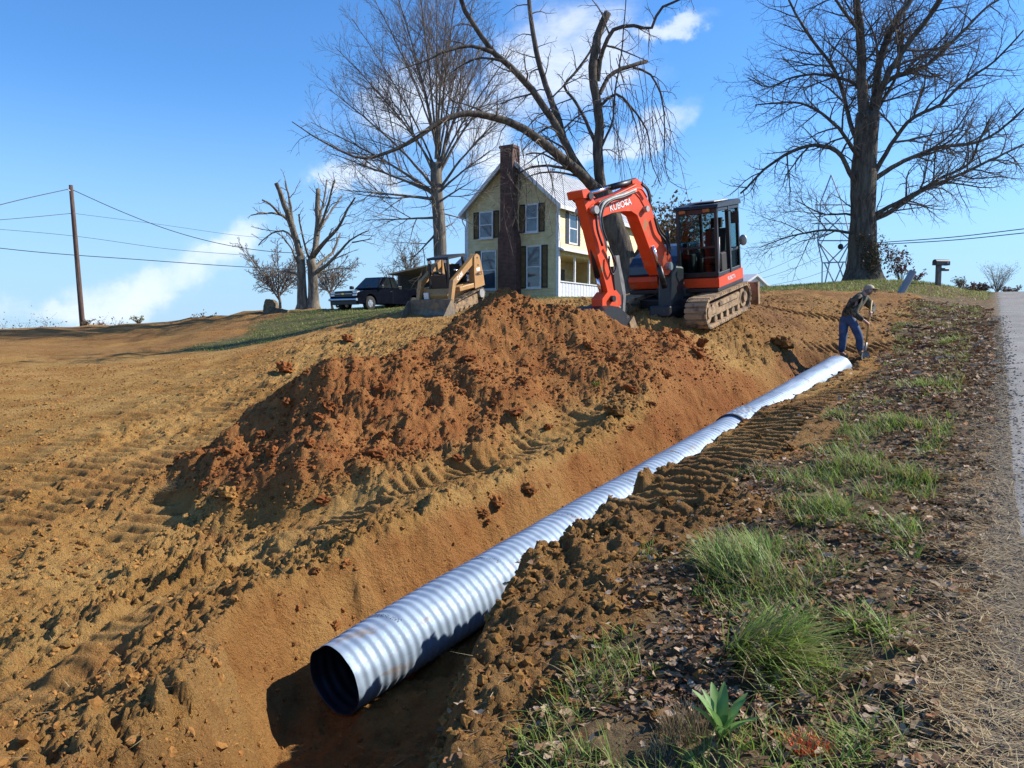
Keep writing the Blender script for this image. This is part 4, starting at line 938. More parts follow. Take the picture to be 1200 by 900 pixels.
# background trees
def generic(name, px, py, Y, h, label, mats, seed, spread=.5, nst=7, rmin=.014, group=None, r=None, dens=.55):
    b0 = at(px, py, Y); b0.z = g1(b0.x, b0.y) - .1
    T = Tree(name, b0, label, mats, seed, group); rg = T.rg; r = r or h * .022
    b = np.array(b0); top = b + np.array((rg.normal(0, .2), rg.normal(0, .2), h * .38))
    P, rr = T.limb([b, (b + top) / 2 + rg.normal(0, .1, 3), top], r, r * .8, 'trunk', 9)
    for k in range(nst):
        a = k / nst * 6.28 + rg.uniform(-.3, .3); st = P[int(len(P) * rg.uniform(.55, .99))]
        e = b + np.array((math.cos(a) * h * spread * rg.uniform(.5, 1), math.sin(a) * h * spread * rg.uniform(.5, 1), h * rg.uniform(.7, 1.02)))
        mid = st + (e - st) * .5 + np.array((0, 0, h * .04)) + rg.normal(0, h * .02, 3)
        Q_, q = T.limb([st, mid, e], r * .5, r * .12, sides=6); T.sprout(Q_, q, h * .26, h * .05 / dens * .55, 3 if dens > .6 else 2, (25, 55), (0,0,.12), .1, rmin, .16, .58)
    T.crown(); return T
bt = 'small trees beyond the crest'
generic('bare_tree', 329, 366, 58, 5.4, 'small spreading bare tree on the skyline left of the pollarded tree', (BK_GREY, TW_PALE), 51, .62, 9, .016, bt, dens=.7)
generic('bare_tree', 390, 362, 60, 4.8, 'small bare tree on the skyline between the pollarded tree and the truck', (BK_GREY, TW_PALE), 52, .6, 8, .016, bt, dens=.7)
generic('pale_tree', 481, 352, 62, 5.6, 'slender whitish bare tree behind the truck bed', (BK_PALE, TW_PALE), 53, .25, 7, .018, bt)
generic('bare_tree', 462, 354, 66, 4.6, 'thin bare tree just left of the whitish one behind the truck', (BK_GREY, TW_PALE), 54, .4, 6, .018, bt)
# the tree beyond the right edge whose shadow falls across the road
b0 = Vector((38, 35.0, 0)); b0.z = g1(b0.x, b0.y)
T = Tree('bare_tree', b0, 'bare tree standing on the far side of the road', (BK_OAK, TW_OAK), 61)
P, rr = T.limb([b0, b0 + Vector((.2, 0, 4)), b0 + Vector((-.1, .3, 8)), b0 + Vector((.3, .2, 12))], .45, .1, 'trunk', 10); T.sprout(P, rr, 4, .9, 2, (35, 65), (0,0,.2), .2, .012); T.crown()

# leafy things
def leafy(name, p, h, rx, n, sz, pal, label, cat, stems=6, mats=None, seed=1, ry=None, z0=.15, group=None, stem_r=.02):
    rg = np.random.default_rng(seed); ry = ry or rx
    root = empty(name, p, label, cat, group); tw = []
    tips = []
    for k in range(stems):
        a = rg.random() * 6.28; e = np.array((math.cos(a) * rx * rg.uniform(.2, .9), math.sin(a) * ry * rg.uniform(.2, .9), h * rg.uniform(.6, 1)))
        P = spline([np.zeros(3), e * (.4, .4, .55) + rg.normal(0, .05*h, 3), e], 7); tw.append((P, np.linspace(stem_r, stem_r * .35, 7), 5)); tips.append(P)
        for j in range(5):
            q = P[rg.integers(2, 7)]; d = rg.normal(0, 1, 3); d[2] = abs(d[2]) * .6; d /= np.linalg.norm(d)
            P2 = spline([q, q + d * h * .12, q + d * h * .22 + (0,0,.02*h)], 4); tw.append((P2, np.linspace(stem_r * .45, stem_r * .25, 4), 3)); tips.append(P2)
    link('stem', tubes_mesh('stem', tw, [mats or TW_OAK]), root)
    allp = np.concatenate(tips); allp = allp[allp[:, 2] > h * z0]
    c = allp[rg.integers(0, len(allp), n)] + rg.normal(0, .06 * h, (n, 3)); c[:, 2] = np.abs(c[:, 2])
    A = rg.normal(size=(n, 3)); A /= np.linalg.norm(A, axis=1, keepdims=True); B = np.cross(A, rg.normal(size=(n, 3))); B /= np.linalg.norm(B, axis=1, keepdims=True)
    s_ = (sz * rg.uniform(.6, 1.3, n))[:, None]
    V = np.stack([c - A*s_, c + B*s_*.55, c + A*s_, c - B*s_*.55], 1).reshape(-1, 3)
    pal = np.asarray(pal); cc = np.repeat(pal[rg.integers(0, len(pal), n)] * rg.uniform(.7, 1.3, (n, 1)), 4, 0)
    link('foliage', mesh_np('foliage', V, np.arange(4*n).reshape(-1, 4), smooth=False, mats=[M_LEAF], col=cc), root); return root
def gpt(px, py, Y):
    p = at(px, py, Y); p.z = g1(p.x, p.y); return p
leafy('red_leaved_shrub', gpt(1056, 331, 37), 2.1, .95, 420, .075, [(.13,.035,.04),(.19,.06,.06),(.09,.03,.035),(.16,.11,.05)], 'thin shrub with sparse dark red leaves between the big trunk and the mailbox', 'shrub', 9, seed=3, z0=.25)
leafy('red_leaved_shrub', gpt(1074, 335, 35), .62, .45, 260, .05, [(.16,.035,.03),(.22,.06,.05),(.1,.05,.03)], 'low reddish bush behind the leaning grey pipe', 'shrub', 7, seed=4, z0=.05)
leafy('ivy_patch', gpt(1020, 330, 35.2), 2.0, .7, 900, .06, [(.05,.07,.025),(.10,.07,.04),(.16,.10,.06)], 'ivy and dead leaves climbing the foot of the big trunk', 'ivy', 14, seed=14, ry=.3, z0=0)
leafy('autumn_tree', gpt(792, 345, 62), 7.6, 3.6, 3800, .17, [(.16,.095,.045),(.11,.085,.04),(.20,.12,.06),(.08,.07,.035)], 'bushy tree with brown autumn leaves behind the house and excavator boom', 'tree', 16, seed=5, stem_r=.07)
leafy('autumn_tree', gpt(768, 345, 66), 6.4, 2.6, 2200, .16, [(.19,.13,.06),(.13,.10,.05)], 'paler brown leaved tree between the boom and the house roof', 'tree', 12, seed=6, stem_r=.06)
leafy('seedhead_shrub', gpt(1168, 340, 46), 1.75, 1.5, 500, .03, [(.55,.5,.45),(.4,.36,.3)], 'pale wispy shrub of dried seed heads on the crest by the road', 'shrub', 42, TW_PALE, seed=7, z0=.4, stem_r=.012)
leafy('brush_mound', gpt(1143, 343, 47), .95, 1.6, 1500, .07, [(.20,.14,.10),(.15,.10,.07),(.24,.17,.12)], 'low rounded brown brush heap on the crest left of the road', 'brush', 26, seed=8, z0=0)
leafy('brush_mound', gpt(1184, 343, 52), .75, 1.0, 700, .07, [(.13,.10,.09),(.18,.13,.1)], 'small dark brush heap at the top of the road', 'brush', 16, seed=9, z0=0)
leafy('weed_clump', gpt(1125, 337, 34), .55, .5, 200, .04, [(.14,.13,.05),(.2,.17,.08)], 'green brown weeds just right of the mailbox post', 'weeds', 22, TW_GREY, seed=19, z0=.2, stem_r=.008)
leafy('weed_clump', gpt(163, 383, 49), .55, .9, 260, .05, [(.22,.26,.10),(.28,.28,.14)], 'yellow green weed patch on the field crest right of the pole', 'weeds', 14, seed=10, z0=0)
leafy('weed_clump', gpt(398, 363, 41), .5, .6, 300, .05, [(.09,.10,.035),(.14,.12,.05)], 'dark green weeds at the foot of the pollarded tree', 'weeds', 14, seed=20, z0=0)
for k, (px, py, Y, h, w_, lb) in enumerate(((125,386,90,2.4,2.5,'grey bare thicket on the skyline just right of the pole'),(236,379,85,2.0,1.8,'small grey thicket on the skyline midway between pole and pollarded tree'),(47,388,120,3.4,4,'brownish thicket on the horizon left of the pole'),(16,389,140,3.6,5,'dull brown thicket on the horizon at the left edge'))):
    p = at(px, py, Y); p.z = min(g1(p.x, p.y), p.z) ; d = max(0, at(px, py - 1, Y).z - p.z)
    leafy('thicket', p, h * .4 + d, w_, 700, .16, [(.16,.13,.11),(.2,.17,.15),(.13,.10,.09)], lb, 'thicket', 30, TW_GREY, seed=30 + k, z0=.3, stem_r=.04)
# ------------------------------------------------------------------ the yellow house
def siding(name, a, b_, pitch=.19):
    m, nt, b = nodes(name); P = nd(nt, 'ShaderNodeTexCoord').outputs['Object']
    sp = nd(nt, 'ShaderNodeSeparateXYZ'); L(nt, P, sp.inputs[0])
    fr = mth(nt, 'FRACT', mth(nt, 'DIVIDE', sp.outputs[2], pitch))
    c = mixc(nt, ramp(nt, noise(nt, P, 2.5, 6, .65), .35, .7), a, b_)
    L(nt, c, b.inputs['Base Color']); b.inputs['Roughness'].default_value = .6
    bn = nd(nt, 'ShaderNodeBump'); bn.inputs['Strength'].default_value = 1; bn.inputs['Distance'].default_value = .08; L(nt, mth(nt, 'SUBTRACT', 1.0, fr), bn.inputs['Height']); L(nt, bn.outputs[0], b.inputs['Normal'])
    return m
def brick_mat():
    m, nt, b = nodes('red_brick'); P = nd(nt, 'ShaderNodeTexCoord').outputs['Object']
    br = nd(nt, 'ShaderNodeTexBrick'); br.inputs['Scale'].default_value = 1; br.inputs['Brick Width'].default_value = .22; br.inputs['Row Height'].default_value = .08; br.inputs['Mortar Size'].default_value = .012
    br.inputs['Color1'].default_value = (.14,.045,.03,1); br.inputs['Color2'].default_value = (.09,.03,.024,1); br.inputs['Mortar'].default_value = (.16,.115,.09,1)
    sp = nd(nt, 'ShaderNodeSeparateXYZ'); L(nt, P, sp.inputs[0]); cb = nd(nt, 'ShaderNodeCombineXYZ'); L(nt, mth(nt, 'ADD', sp.outputs[0], sp.outputs[1]), cb.inputs[0]); L(nt, sp.outputs[2], cb.inputs[1]); L(nt, cb.outputs[0], br.inputs['Vector'])
    c = mixc(nt, ramp(nt, noise(nt, P, 4, 5), .35, .7), br.outputs['Color'], mixc(nt, 1, br.outputs['Color'], (.6,.6,.6), 'MULTIPLY'))
    L(nt, c, b.inputs['Base Color']); b.inputs['Roughness'].default_value = .9; return m
def tin(name, a, b_):
    m, nt, b = nodes(name); P = nd(nt, 'ShaderNodeTexCoord').outputs['Object']
    mp = nd(nt, 'ShaderNodeMapping'); mp.inputs['Scale'].default_value = (1, .25, 1); L(nt, P, mp.inputs[0])
    c = mixc(nt, ramp(nt, noise(nt, mp.outputs[0], 3, 7, .7), .35, .7), a, b_); L(nt, c, b.inputs['Base Color']); b.inputs['Roughness'].default_value = .5; b.inputs['Metallic'].default_value = .25; return m
M_SID = siding('yellow_lap_siding', (.62,.47,.21), (.76,.61,.32)); M_BRICK = brick_mat(); M_TIN = tin('weathered_tin_roof', (.42,.43,.43), (.60,.61,.61)); M_TINB = tin('blue_grey_tin_roof', (.08,.11,.16), (.13,.17,.23))
M_TRIM = pmat('weathered_white_trim', (.62,.63,.64), .12, 5, .6); M_SHUT = pmat('black_shutter', (.012,.013,.018), .3, 8, .5)
M_WIN = pmat('window_pane', (.05,.075,.10), .3, 1.5, .05, spec=.9); M_LATT = pmat('white_porch_panel', (.55,.57,.62), .1, 6, .7); M_DARK = pmat('dark_interior', (.02,.018,.016), .3, 3, .9)
W_, D_ = 6.4, 11.5
hc = at(653, 348, 45.0); hz0 = hc.z - .25
ga = R(-32.2)     # the gable runs from the right hand corner towards -x
ex = Vector((-math.cos(ga), -math.sin(ga), 0)); ey = Vector((math.sin(-ga), math.cos(ga), 0))
HM = Matrix.Translation(Vector((hc.x, hc.y, hz0))) @ Matrix((ex, ey, Vector((0,0,1)))).transposed().to_4x4()
# local frame: x from the right corner leftwards along the gable, y back along the side, z up (x,y,z is left handed, so flip y faces are fixed by normals recalculation)
def hw(px, py, off=0.0):
    """photo point -> (x, z) on the gable plane"""
    d = ray(px, py); n = -ey; o = Vector((hc.x, hc.y, hz0)) - ey * off
    k = (o - CAM).dot(n) / d.dot(n); p = CAM + d * k - o; return p.dot(ex), p.z
def hbuild(mb, name, mat, parent, bevel=0, label=None):
    o = mb.build(name, mat, parent, bevel, label)
    bm = bmesh.new(); bm.from_mesh(o.data); bmesh.ops.recalc_face_normals(bm, faces=bm.faces); bm.to_mesh(o.data); bm.free(); return o
house = empty('yellow_house', HM, 'yellow two storey farmhouse with red brick chimney, black shutters and tin roof', 'house')
house.matrix_world = HM
EH = 5.75; PKH = 8.62
hx0, = (0,)
w_ = MB()
# gable wall, left wall, back wall, side wall with the porch opening
w_.prism([(0,0),(W_,0),(W_,EH),(W_/2,PKH-.12),(0,EH)], .0, .18)
w_.box2((W_-.18,.18,0), (W_,D_,EH)); w_.prism([(0,0),(W_,0),(W_,EH),(W_/2,PKH-.12),(0,EH)], D_, D_+.18)
PX0, PX1, PZ0, PZ1 = .35, 6.2, 1.15, 2.72      # porch opening along y, and its height
w_.box2((0,.18,PZ1), (.18,D_,EH)); w_.box2((0,.18,0), (.18,PX0,PZ1)); w_.box2((0,PX1,0), (.18,D_,PZ1))
w_.box2((2.0,.18,0), (2.15,PX1+.1,PZ1)); w_.box2((.18,PX1,0), (2.0,PX1+.15,PZ1)); w_.box2((.18,.2,PZ1), (2.1,PX1,PZ1+.1))
hbuild(w_, 'wall', M_SID, house)
p_ = MB()
for k in range(30):
    y = PX0 + (PX1-PX0)*k/30
    p_.box2((.04 + .012*(k%2), y, 0), (.10 + .012*(k%2), y + (PX1-PX0)/30, PZ0))
hbuild(p_, 'porch_panel', M_LATT, house)
hbuild(MB().box2((-.02,PX0-.1,PZ0), (.16,PX1,PZ0+.06)), 'porch_rail', M_TRIM, house)
for y in (PX0+.02, 2.3, 4.25, PX1-.1): hbuild(MB().box2((.02,y-.06,PZ0+.05), (.14,y+.06,PZ1)), 'porch_post', M_TRIM, house, .008)
dr_ = hbuild(MB().box2((1.93,1.9,0), (2.0,2.85,2.1)), 'door', M_DARK, house); hbuild(MB().box2((1.9,2.86,1.0),(1.93,2.9,1.1)), 'handle', M_TRIM, dr_)
hbuild(MB().box2((1.93,3.6,.8), (2.0,4.5,2.2)), 'porch_window', M_WIN, house)
hbuild(MB().prism([(-.42,2.92),(.0,3.02),(.0,3.18),(-.42,3.0)], .0, D_*.62), 'porch_roof', M_TRIM, house)
# corner boards and water table
for x in (0, W_): hbuild(MB().box2((x-.09,-.025,0), (x+.09,.16,EH-.05)), 'corner_board', M_TRIM, house, .006)
# roof: two slabs with overhang, standing ribs
def slab(sgn):
    mb = MB(); rise = (PKH - EH) / (W_ / 2); oh = .38
    x0, x1 = (-oh, W_/2) if sgn < 0 else (W_+oh, W_/2)
    z0, z1 = EH - rise*oh, PKH
    mb.prism([(x0,z0),(x1,z1),(x1,z1+.10),(x0,z0+.10)], -.36, D_+.36)
    n = 30
    for k in range(n+1):
        y = -.35 + (D_+.70)*k/n
        mb.prism([(x0,z0+.10),(x1,z1+.10),(x1,z1+.135),(x0,z0+.135)], y-.02, y+.02)
    return mb
rf = hbuild(slab(-1), 'roof', M_TIN, house); hbuild(slab(1), 'roof', M_TIN, house)
rise = (PKH - EH) / (W_ / 2)
for sg in (0, 1):
    f = (lambda x: x) if sg == 0 else (lambda x: W_ - x)
    hbuild(MB().prism([(f(-.39),EH-.39*rise-.16),(f(W_/2),PKH-.16),(f(W_/2),PKH+.11),(f(-.39),EH-.39*rise+.11)], -.40, -.362), 'rake_board', M_TRIM, house)
    hbuild(MB().box2((f(-.41),-.38,EH-.39*rise-.12), (f(-.37),D_+.36,EH-.39*rise+.10)), 'gutter', M_TRIM, house)
hbuild(MB().tube([(W_+.36,-.1,EH-.4),(W_+.30,-.06,EH-.75),(W_+.12,-.05,EH-1.0),(W_+.12,-.05,.1)], .04, 6), 'downspout', M_TRIM, house)
# chimney
cx0, cz = hw(594, 262, .55); cs = .43
ch = MB(); ch.prism([(cx0-.66,-.2),(cx0+.60,-.2),(cx0+.60,3.75),(cx0+cs,4.35),(cx0+cs,9.05),(cx0-cs,9.05),(cx0-cs,4.35),(cx0-.66,3.75)], -.62, -.003)
co_ = hbuild(ch, 'chimney', M_BRICK, house)
hbuild(MB().box2((cx0-cs-.06,-.68,9.05), (cx0+cs+.06,.08,9.2)), 'chimney_cap', M_BRICK, co_)
hbuild(MB().box2((cx0-cs-.06,.0,7.5),(cx0+cs+.06,.12,9.05)), 'chimney_back', M_BRICK, co_)
# windows with shutters on the gable
def window(x0, x1, z0, z1, shut=(1,1), sw=.40):
    if x0 > x1: x0, x1 = x1, x0
    fr = MB(); t = .09
    for a, b in (((x0,-.05,z0),(x0+t,.03,z1)), ((x1-t,-.05,z0),(x1,.03,z1)), ((x0+t,-.05,z1-t),(x1-t,.03,z1)), ((x0+t,-.05,z0),(x1-t,.03,z0+t)), ((x0+t,-.045,(z0+z1)/2-.03),(x1-t,.03,(z0+z1)/2+.03))): fr.box2(a, b)
    o = hbuild(fr, 'window_frame', M_TRIM, house, .006)
    hbuild(MB().box2((x0+t,-.015,z0+t),(x1-t,-.006,z1-t)), 'pane', M_WIN, o)
    hbuild(MB().box2((x0-.05,-.10,z0-.07),(x1+.05,-.003,z0-.003)), 'sill', M_TRIM, o)
    for s, on in ((-1, shut[0]), (1, shut[1])):
        if not on: continue
        a, b = (x0-.03-sw, x0-.03) if s < 0 else (x1+.03, x1+.03+sw)
        mb = MB(); 
        for q in ((a,-.045,z0),(a+.05,-.004,z1)), ((b-.05,-.045,z0),(b,-.004,z1)), ((a+.05,-.045,z1-.06),(b-.05,-.004,z1)), ((a+.05,-.045,z0),(b-.05,-.004,z0+.06)): mb.box2(*q)
        n = max(8, int((z1-z0)/.07))
        for k in range(n):
            zc = z0+.06+(z1-z0-.12)*(k+.5)/n; mb.box(((a+b)/2,-.022,zc), (b-a-.1,.030,.035), (.5,0,0))
        hbuild(mb, 'shutter', M_SHUT, house)
for (pa, pb, sh) in (((562,280),(578,247),(1,1)), ((616,273),(631,238),(1,1)), ((564,340),(582,293),(0,1)), ((617,338),(634.5,287),(1,1))):
    x0, z0 = hw(*pa); x1, z1 = hw(*pb); window(x0, x1, z0, z1, sh)
# side window upstairs (in local coordinates the side wall is the plane x = 0)
for y0 in (1.35, 5.2, 8.2):
    fr = MB()
    for a, b in (((-.05,y0,3.45),(.03,y0+.1,5.3)), ((-.05,y0+1.0,3.45),(.03,y0+1.1,5.3)), ((-.05,y0+.1,5.2),(.03,y0+1.0,5.3)), ((-.05,y0+.1,3.45),(.03,y0+1.0,3.55)), ((-.045,y0+.1,4.35),(.03,y0+1.0,4.42))): fr.box2(a, b)
    o = hbuild(fr, 'window_frame', M_TRIM, house); hbuild(MB().box2((-.015,y0+.1,3.55),(-.006,y0+1.0,5.2)), 'pane', M_WIN, o)
    for a in (y0-.38, y0+1.13): hbuild(MB().box2((-.04,a,3.45),(-.004,a+.35,5.3)), 'shutter', M_SHUT, house)
# rear wing with the blue roof, seen left of the gable
wg = MB(); wx, wy = W_ + .1, 6.0
wg.prism([(0,0),(5,0),(5,2.75),(0,2.75)], 0, 5, Matrix.Translation((wx, wy, .1)))
hbuild(wg, 'rear_wing', siding('pale_siding', (.36,.36,.30), (.44,.44,.37)), house)
mb = MB(); mb.prism([(-.3,2.6),(5.35,2.6),(5.35,2.72),(-.3,2.72)], -.35, -.02, Matrix.Translation((wx, wy, .1)))
hbuild(mb, 'fascia', M_TRIM, house)
mb = MB(); M2 = Matrix.Translation((wx, wy, .1))
vs = [(-.3,-.4,2.72),(5.4,-.4,2.72),(5.4,2.5,4.6),(-.3,2.5,4.6),(-.3,5.3,2.72),(5.4,5.3,2.72),(-.3,-.4,2.62),(5.4,-.4,2.62),(-.3,5.3,2.62),(5.4,5.3,2.62)]
mb.add(vs, [(0,1,2,3),(3,2,5,4),(1,7,9,5,2),(0,3,4,8,6),(0,6,7,1),(4,5,9,8),(6,8,9,7)], M=M2); hbuild(mb, 'wing_roof', M_TINB, house)
# low open shed between truck and house
p = gpt(490, 353, 44); sh = empty('open_shed', Matrix.Translation(p) @ Matrix.Rotation(R(-28), 4, 'Z'), 'low dark open shed with a sunlit tan roof behind the loader', 'shed')
M_OLD = pmat('old_boards', (.10,.085,.07), .3, 6, .9, stretch=(1,1,8)); M_SHR = pmat('sunlit_tan_tin', (.52,.40,.25), .2, 4, .6)
for x in (-1.3, 1.3):
    for y in (0, 3.0): MB().box2((x-.07,y-.07,-.1),(x+.07,y+.07,1.75)).build('post', M_OLD, sh)
MB().box2((-1.35,3.08,-.1),(1.35,3.14,1.75)).build('back_wall', M_OLD, sh); MB().box2((-1.37,0,.0),(-1.42+.1,3.0,1.75)).build('side_wall', M_OLD, sh)
MB().prism([(-1.8,1.72),(1.8,2.25),(1.8,2.32),(-1.8,1.80)], -.4, 3.5).build('roof', M_SHR, sh)
MB().box2((.2,.4,0),(1.0,1.2,.9)).build('barrel_crate', pmat('blue_grey_crate', (.16,.2,.25), .2, 4, .7), sh, .02)
# white gabled house beyond the crest, behind the excavator blade
p = gpt(884, 340, 68); wh = empty('white_house', Matrix.Translation(p) @ Matrix.Rotation(R(40), 4, 'Z'), 'white gable end of a house showing beyond the crest behind the excavator', 'house')
wz = at(884, 322, 68).z - p.z
MB().prism([(-3.4,-1),(3.4,-1),(3.4,wz-1.7),(0,wz-.15),(-3.4,wz-1.7)], 0, 8).build('wall', pmat('white_boards', (.78,.78,.77), .06, 3, .6), wh)
for s in (-1, 1): MB().prism([(s*3.8,wz-1.9),(0,wz-.12),(0,wz+.08),(s*3.8,wz-1.70)], -.3, 8.3).build('roof', M_TRIM, wh)
MB().box2((-.5,-.04,wz-1.6),(.5,-.005,wz-.8)).build('gable_vent', M_SHUT, wh)

# ------------------------------------------------------------------ pole, wires, tower
M_WOOD = pmat('creosoted_pole', (.10,.062,.048), .35, 5, .9, stretch=(3,3,.5), bump=.5); M_WIRE = pmat('black_wire', (.025,.025,.03), .1, 3, .6); M_STEEL = pmat('distant_lattice_steel', (.22,.28,.35), .1, 3, .6)
pb = gpt(97, 386, 48); pt = at(83, 217, 48)
pole = empty('utility_pole', pb, 'tall leaning brown utility pole standing on the field crest at the left', 'utility pole')
MB().tube([(0,0,-.5)] + [tuple((pt - pb) * k) for k in (0, .25, .5, .75, 1)], [.165,.16,.15,.14,.13,.115], 14).build('shaft', M_WOOD, pole)
q = (pt - pb); MB().tube([q + Vector((0,-.02,-.35)), q + Vector((0,-.35,-.33))], .03, 8).build('insulator', M_TRIM, pole)
MB().tube([tuple((pt - pb) * .48 + Vector((.0,-.18,0))), tuple(Vector((.08,-.2,.1)))], .018, 6).build('ground_wire', M_WIRE, pole)
leafy('weed_clump', gpt(101, 386, 47.5), .45, .5, 200, .05, [(.10,.075,.04),(.16,.12,.07)], 'brown weeds round the foot of the utility pole', 'weeds', 12, seed=40, z0=0)
def wire(name, pts, Ys, r, label, cat='wire', group=None):
    P = spline([at(a, b, y) for (a, b), y in zip(pts, Ys)], 40)
    base = P[0]; o = link(name, tubes_mesh(name, [(P - base, np.full(40, r), 5)], [M_WIRE])); o.location = base; return tag(o, label, cat, group)
wire('overhead_wire', [(-60,256),(20,235),(83,221)], (40,44,48), .022, 'black wire coming from the upper left to the top of the pole')
wire('overhead_wire', [(84,222),(140,247),(200,270),(260,286),(320,295),(372,297)], (48,49,50,51,52,53), .022, 'black wire drooping from the pole top down to the right')
wire('overhead_wire', [(-60,284),(40,295),(160,304),(290,313),(350,316)], (46,48,50,52,54), .022, 'lower black wire running nearly level behind the pole')
wire('overhead_wire', [(-60,262),(20,256),(84,250)], (42,45,48), .016, 'thin wire reaching the pole a little below its top from the left')
wire('overhead_wire', [(86,250),(180,262),(290,277),(340,280)], (48,54,60,64), .012, 'very thin pale wire leaving the pole below its top to the right')
wire('overhead_wire', [(-60,264),(90,277),(200,292),(300,300)], (120,120,120,120), .03, 'faint far wire crossing behind the pole')
for k, (a, b) in enumerate((((1020,285),(1210,267)), ((1020,287),(1210,272)))):
    wire('power_line', [a, ((a[0]+b[0])/2, (a[1]+b[1])/2 + 2), b], (95,88,80), .05, ('upper' if k == 0 else 'lower') + ' of the two close far power lines right of the big trunk')
for k, (a, b) in enumerate((((955,290),(880,324)), ((965,300),(880,330)), ((972,316),(905,334)))):
    wire('power_line', [a, ((a[0]+b[0])/2, (a[1]+b[1])/2 + 2), b], (240,260,280), .055, ('topmost','middle','lowest')[k] + ' faint power line sloping left from the lattice tower')
tb = at(980, 345, 240); tw_ = empty('lattice_tower', tb, 'far grey steel lattice pylon standing beyond the crest left of the big trunk', 'pylon')
S = 240 / F
mb = MB()
def tl(a, b, r=.20):
    pa = at(a[0], a[1], 240 + a[2]) - tb; q_ = at(b[0], b[1], 240 + b[2]) - tb; mb.tube([pa, q_], r, 5, smooth=False)
for dy in (-4, 4):
    tl((963,345,dy),(963.5,308,dy)); tl((963.5,308,dy),(958,282,dy)); tl((996,345,dy),(991,308,dy)); tl((991,308,dy),(997,282,dy))
    tl((963.5,308,dy),(991,307,dy)); tl((964,345,dy),(972,308,dy)); tl((972,345,dy),(988,308,dy)); tl((984,345,dy),(966,308,dy)); tl((995,345,dy),(982,308,dy))
    tl((961,286,dy),(982,308,dy)); tl((995,284,dy),(970,309,dy)); tl((958,282,dy),(972,308,dy)); tl((997,282,dy),(983,308,dy))
    tl((958,282,dy),(962,236,dy*.3)); tl((997,282,dy),(986,236,dy*.3)); tl((958,282,dy),(997,282,dy)); tl((958,282,dy),(985,255,dy*.6)); tl((997,282,dy),(966,255,dy*.6))
    tl((962,236,dy*.3),(974,205,0)); tl((986,236,dy*.3),(974,205,0))
tl((952,262,0),(1002,262,0)); tl((955,240,0),(996,240,0))
for x in (963.5, 991): tl((x,308,-4),(x,308,4))
mb.build('lattice', M_STEEL, tw_)
# ------------------------------------------------------------------ roadside things
p = gpt(1100, 334, 32); mbx = empty('mailbox', Matrix.Translation(p) @ Matrix.Rotation(R(-30), 4, 'Z'), 'black mailbox on a rough wooden post with a newspaper tube beneath', 'mailbox')
mbx.rotation_euler.z = R(14)
MB().box2((-.13,-.07,-.2),(.06,.07,.83)).build('post', pmat('grey_post', (.12,.10,.085), .3, 8, .9, stretch=(2,2,.5)), mbx, .01)
arch = [(.0 + .0, 0)]
bx = MB(); pr = [(-.12,0),(.12,0),(.12,.14)] + [(.12*math.cos(a), .14 + .10*math.sin(a)) for a in np.linspace(.3, math.pi-.3, 8)] + [(-.12,.14)]
bx.prism(pr, -.25, .42, Matrix.Translation((.0,0,.83)) @ Matrix.Rotation(R(-90), 4, 'Z')); bxo = bx.build('box', pmat('black_box_paint', (.018,.018,.022), .2, 5, .5), mbx, .006)
MB().box2((.26,-.127,.90),(.36,-.121,.98)).build('name_plate', pmat('small_plate', (.22,.24,.25), .15, 20, .5), bxo)
MB().box2((.05,-.018,.83),(.30,.018,.86)).build('bracket', M_OLD, mbx)
tu = [(-.075,-.06),(.075,-.06),(.075,.02),(.05,.06),(-.05,.06),(-.075,.02)]
MB().prism(tu, .06, .42, Matrix.Translation((0,0,.66)) @ Matrix.Rotation(R(-90), 4, 'Z')).build('newspaper_tube', pmat('dark_green_tube', (.03,.045,.04), .2, 5, .5), mbx, .006)
q0 = gpt(1055, 347, 28); q1 = at(1070, 318, 28)
lp = empty('pipe_offcut', q0, 'grey plastic pipe leaning out of the ground near the mailbox', 'pipe')
v = q1 - q0; mb = MB(); dv = v.normalized()
pts = [(-dv*.3), v]; r = .125
mb.tube([-dv*.3, v], r, 24, caps=False); mb.tube([v, -dv*.3], r-.012, 24, caps=False)
sd_ = dv.orthogonal().normalized(); sw_ = dv.cross(sd_)
ring = [v + (sd_*math.cos(a)+sw_*math.sin(a))*rr for rr in (r, r-.012) for a in [6.2832*k/24 for k in range(24)]]
mb.add(ring, [(k,(k+1)%24,24+(k+1)%24,24+k) for k in range(24)]); mb.build('tube', pmat('grey_pvc', (.20,.23,.27), .12, 4, .5), lp)
# stone block beside the pollard
p = gpt(318, 368, 38); st_ = empty('stone_block', p, 'rough tan stone block with a low step, on the crest left of the pollarded tree', 'stone')
M_ST = pmat('lichened_stone', (.24,.17,.085), .4, 3, .95, bump=1, dirt=(.10,.09,.07), dirt_amt=.5)
def rough_block(poly, y0, y1, seed):
    mb = MB(); mb.prism(poly, y0, y1); o = mb.build('stone_piece', M_ST, st_)
    bm = bmesh.new(); bm.from_mesh(o.data); bmesh.ops.triangulate(bm, faces=[f for f in bm.faces if len(f.verts) > 4]); bmesh.ops.subdivide_edges(bm, edges=bm.edges, cuts=4, use_grid_fill=True)
    rg = random.Random(seed)
    for v_ in bm.verts: v_.co += Vector((rg.uniform(-1,1), rg.uniform(-1,1), rg.uniform(-1,1))) * .022
    bm.to_mesh(o.data); bm.free()
rough_block([(-.32,-.15),(.30,-.15),(.26,.45),(.12,.64),(-.18,.66),(-.30,.30)], -.3, .3, 1); rough_block([(.22,-.15),(.82,-.15),(.84,.12),(.5,.2),(.25,.22)], -.33, .25, 2)
o = rough_block
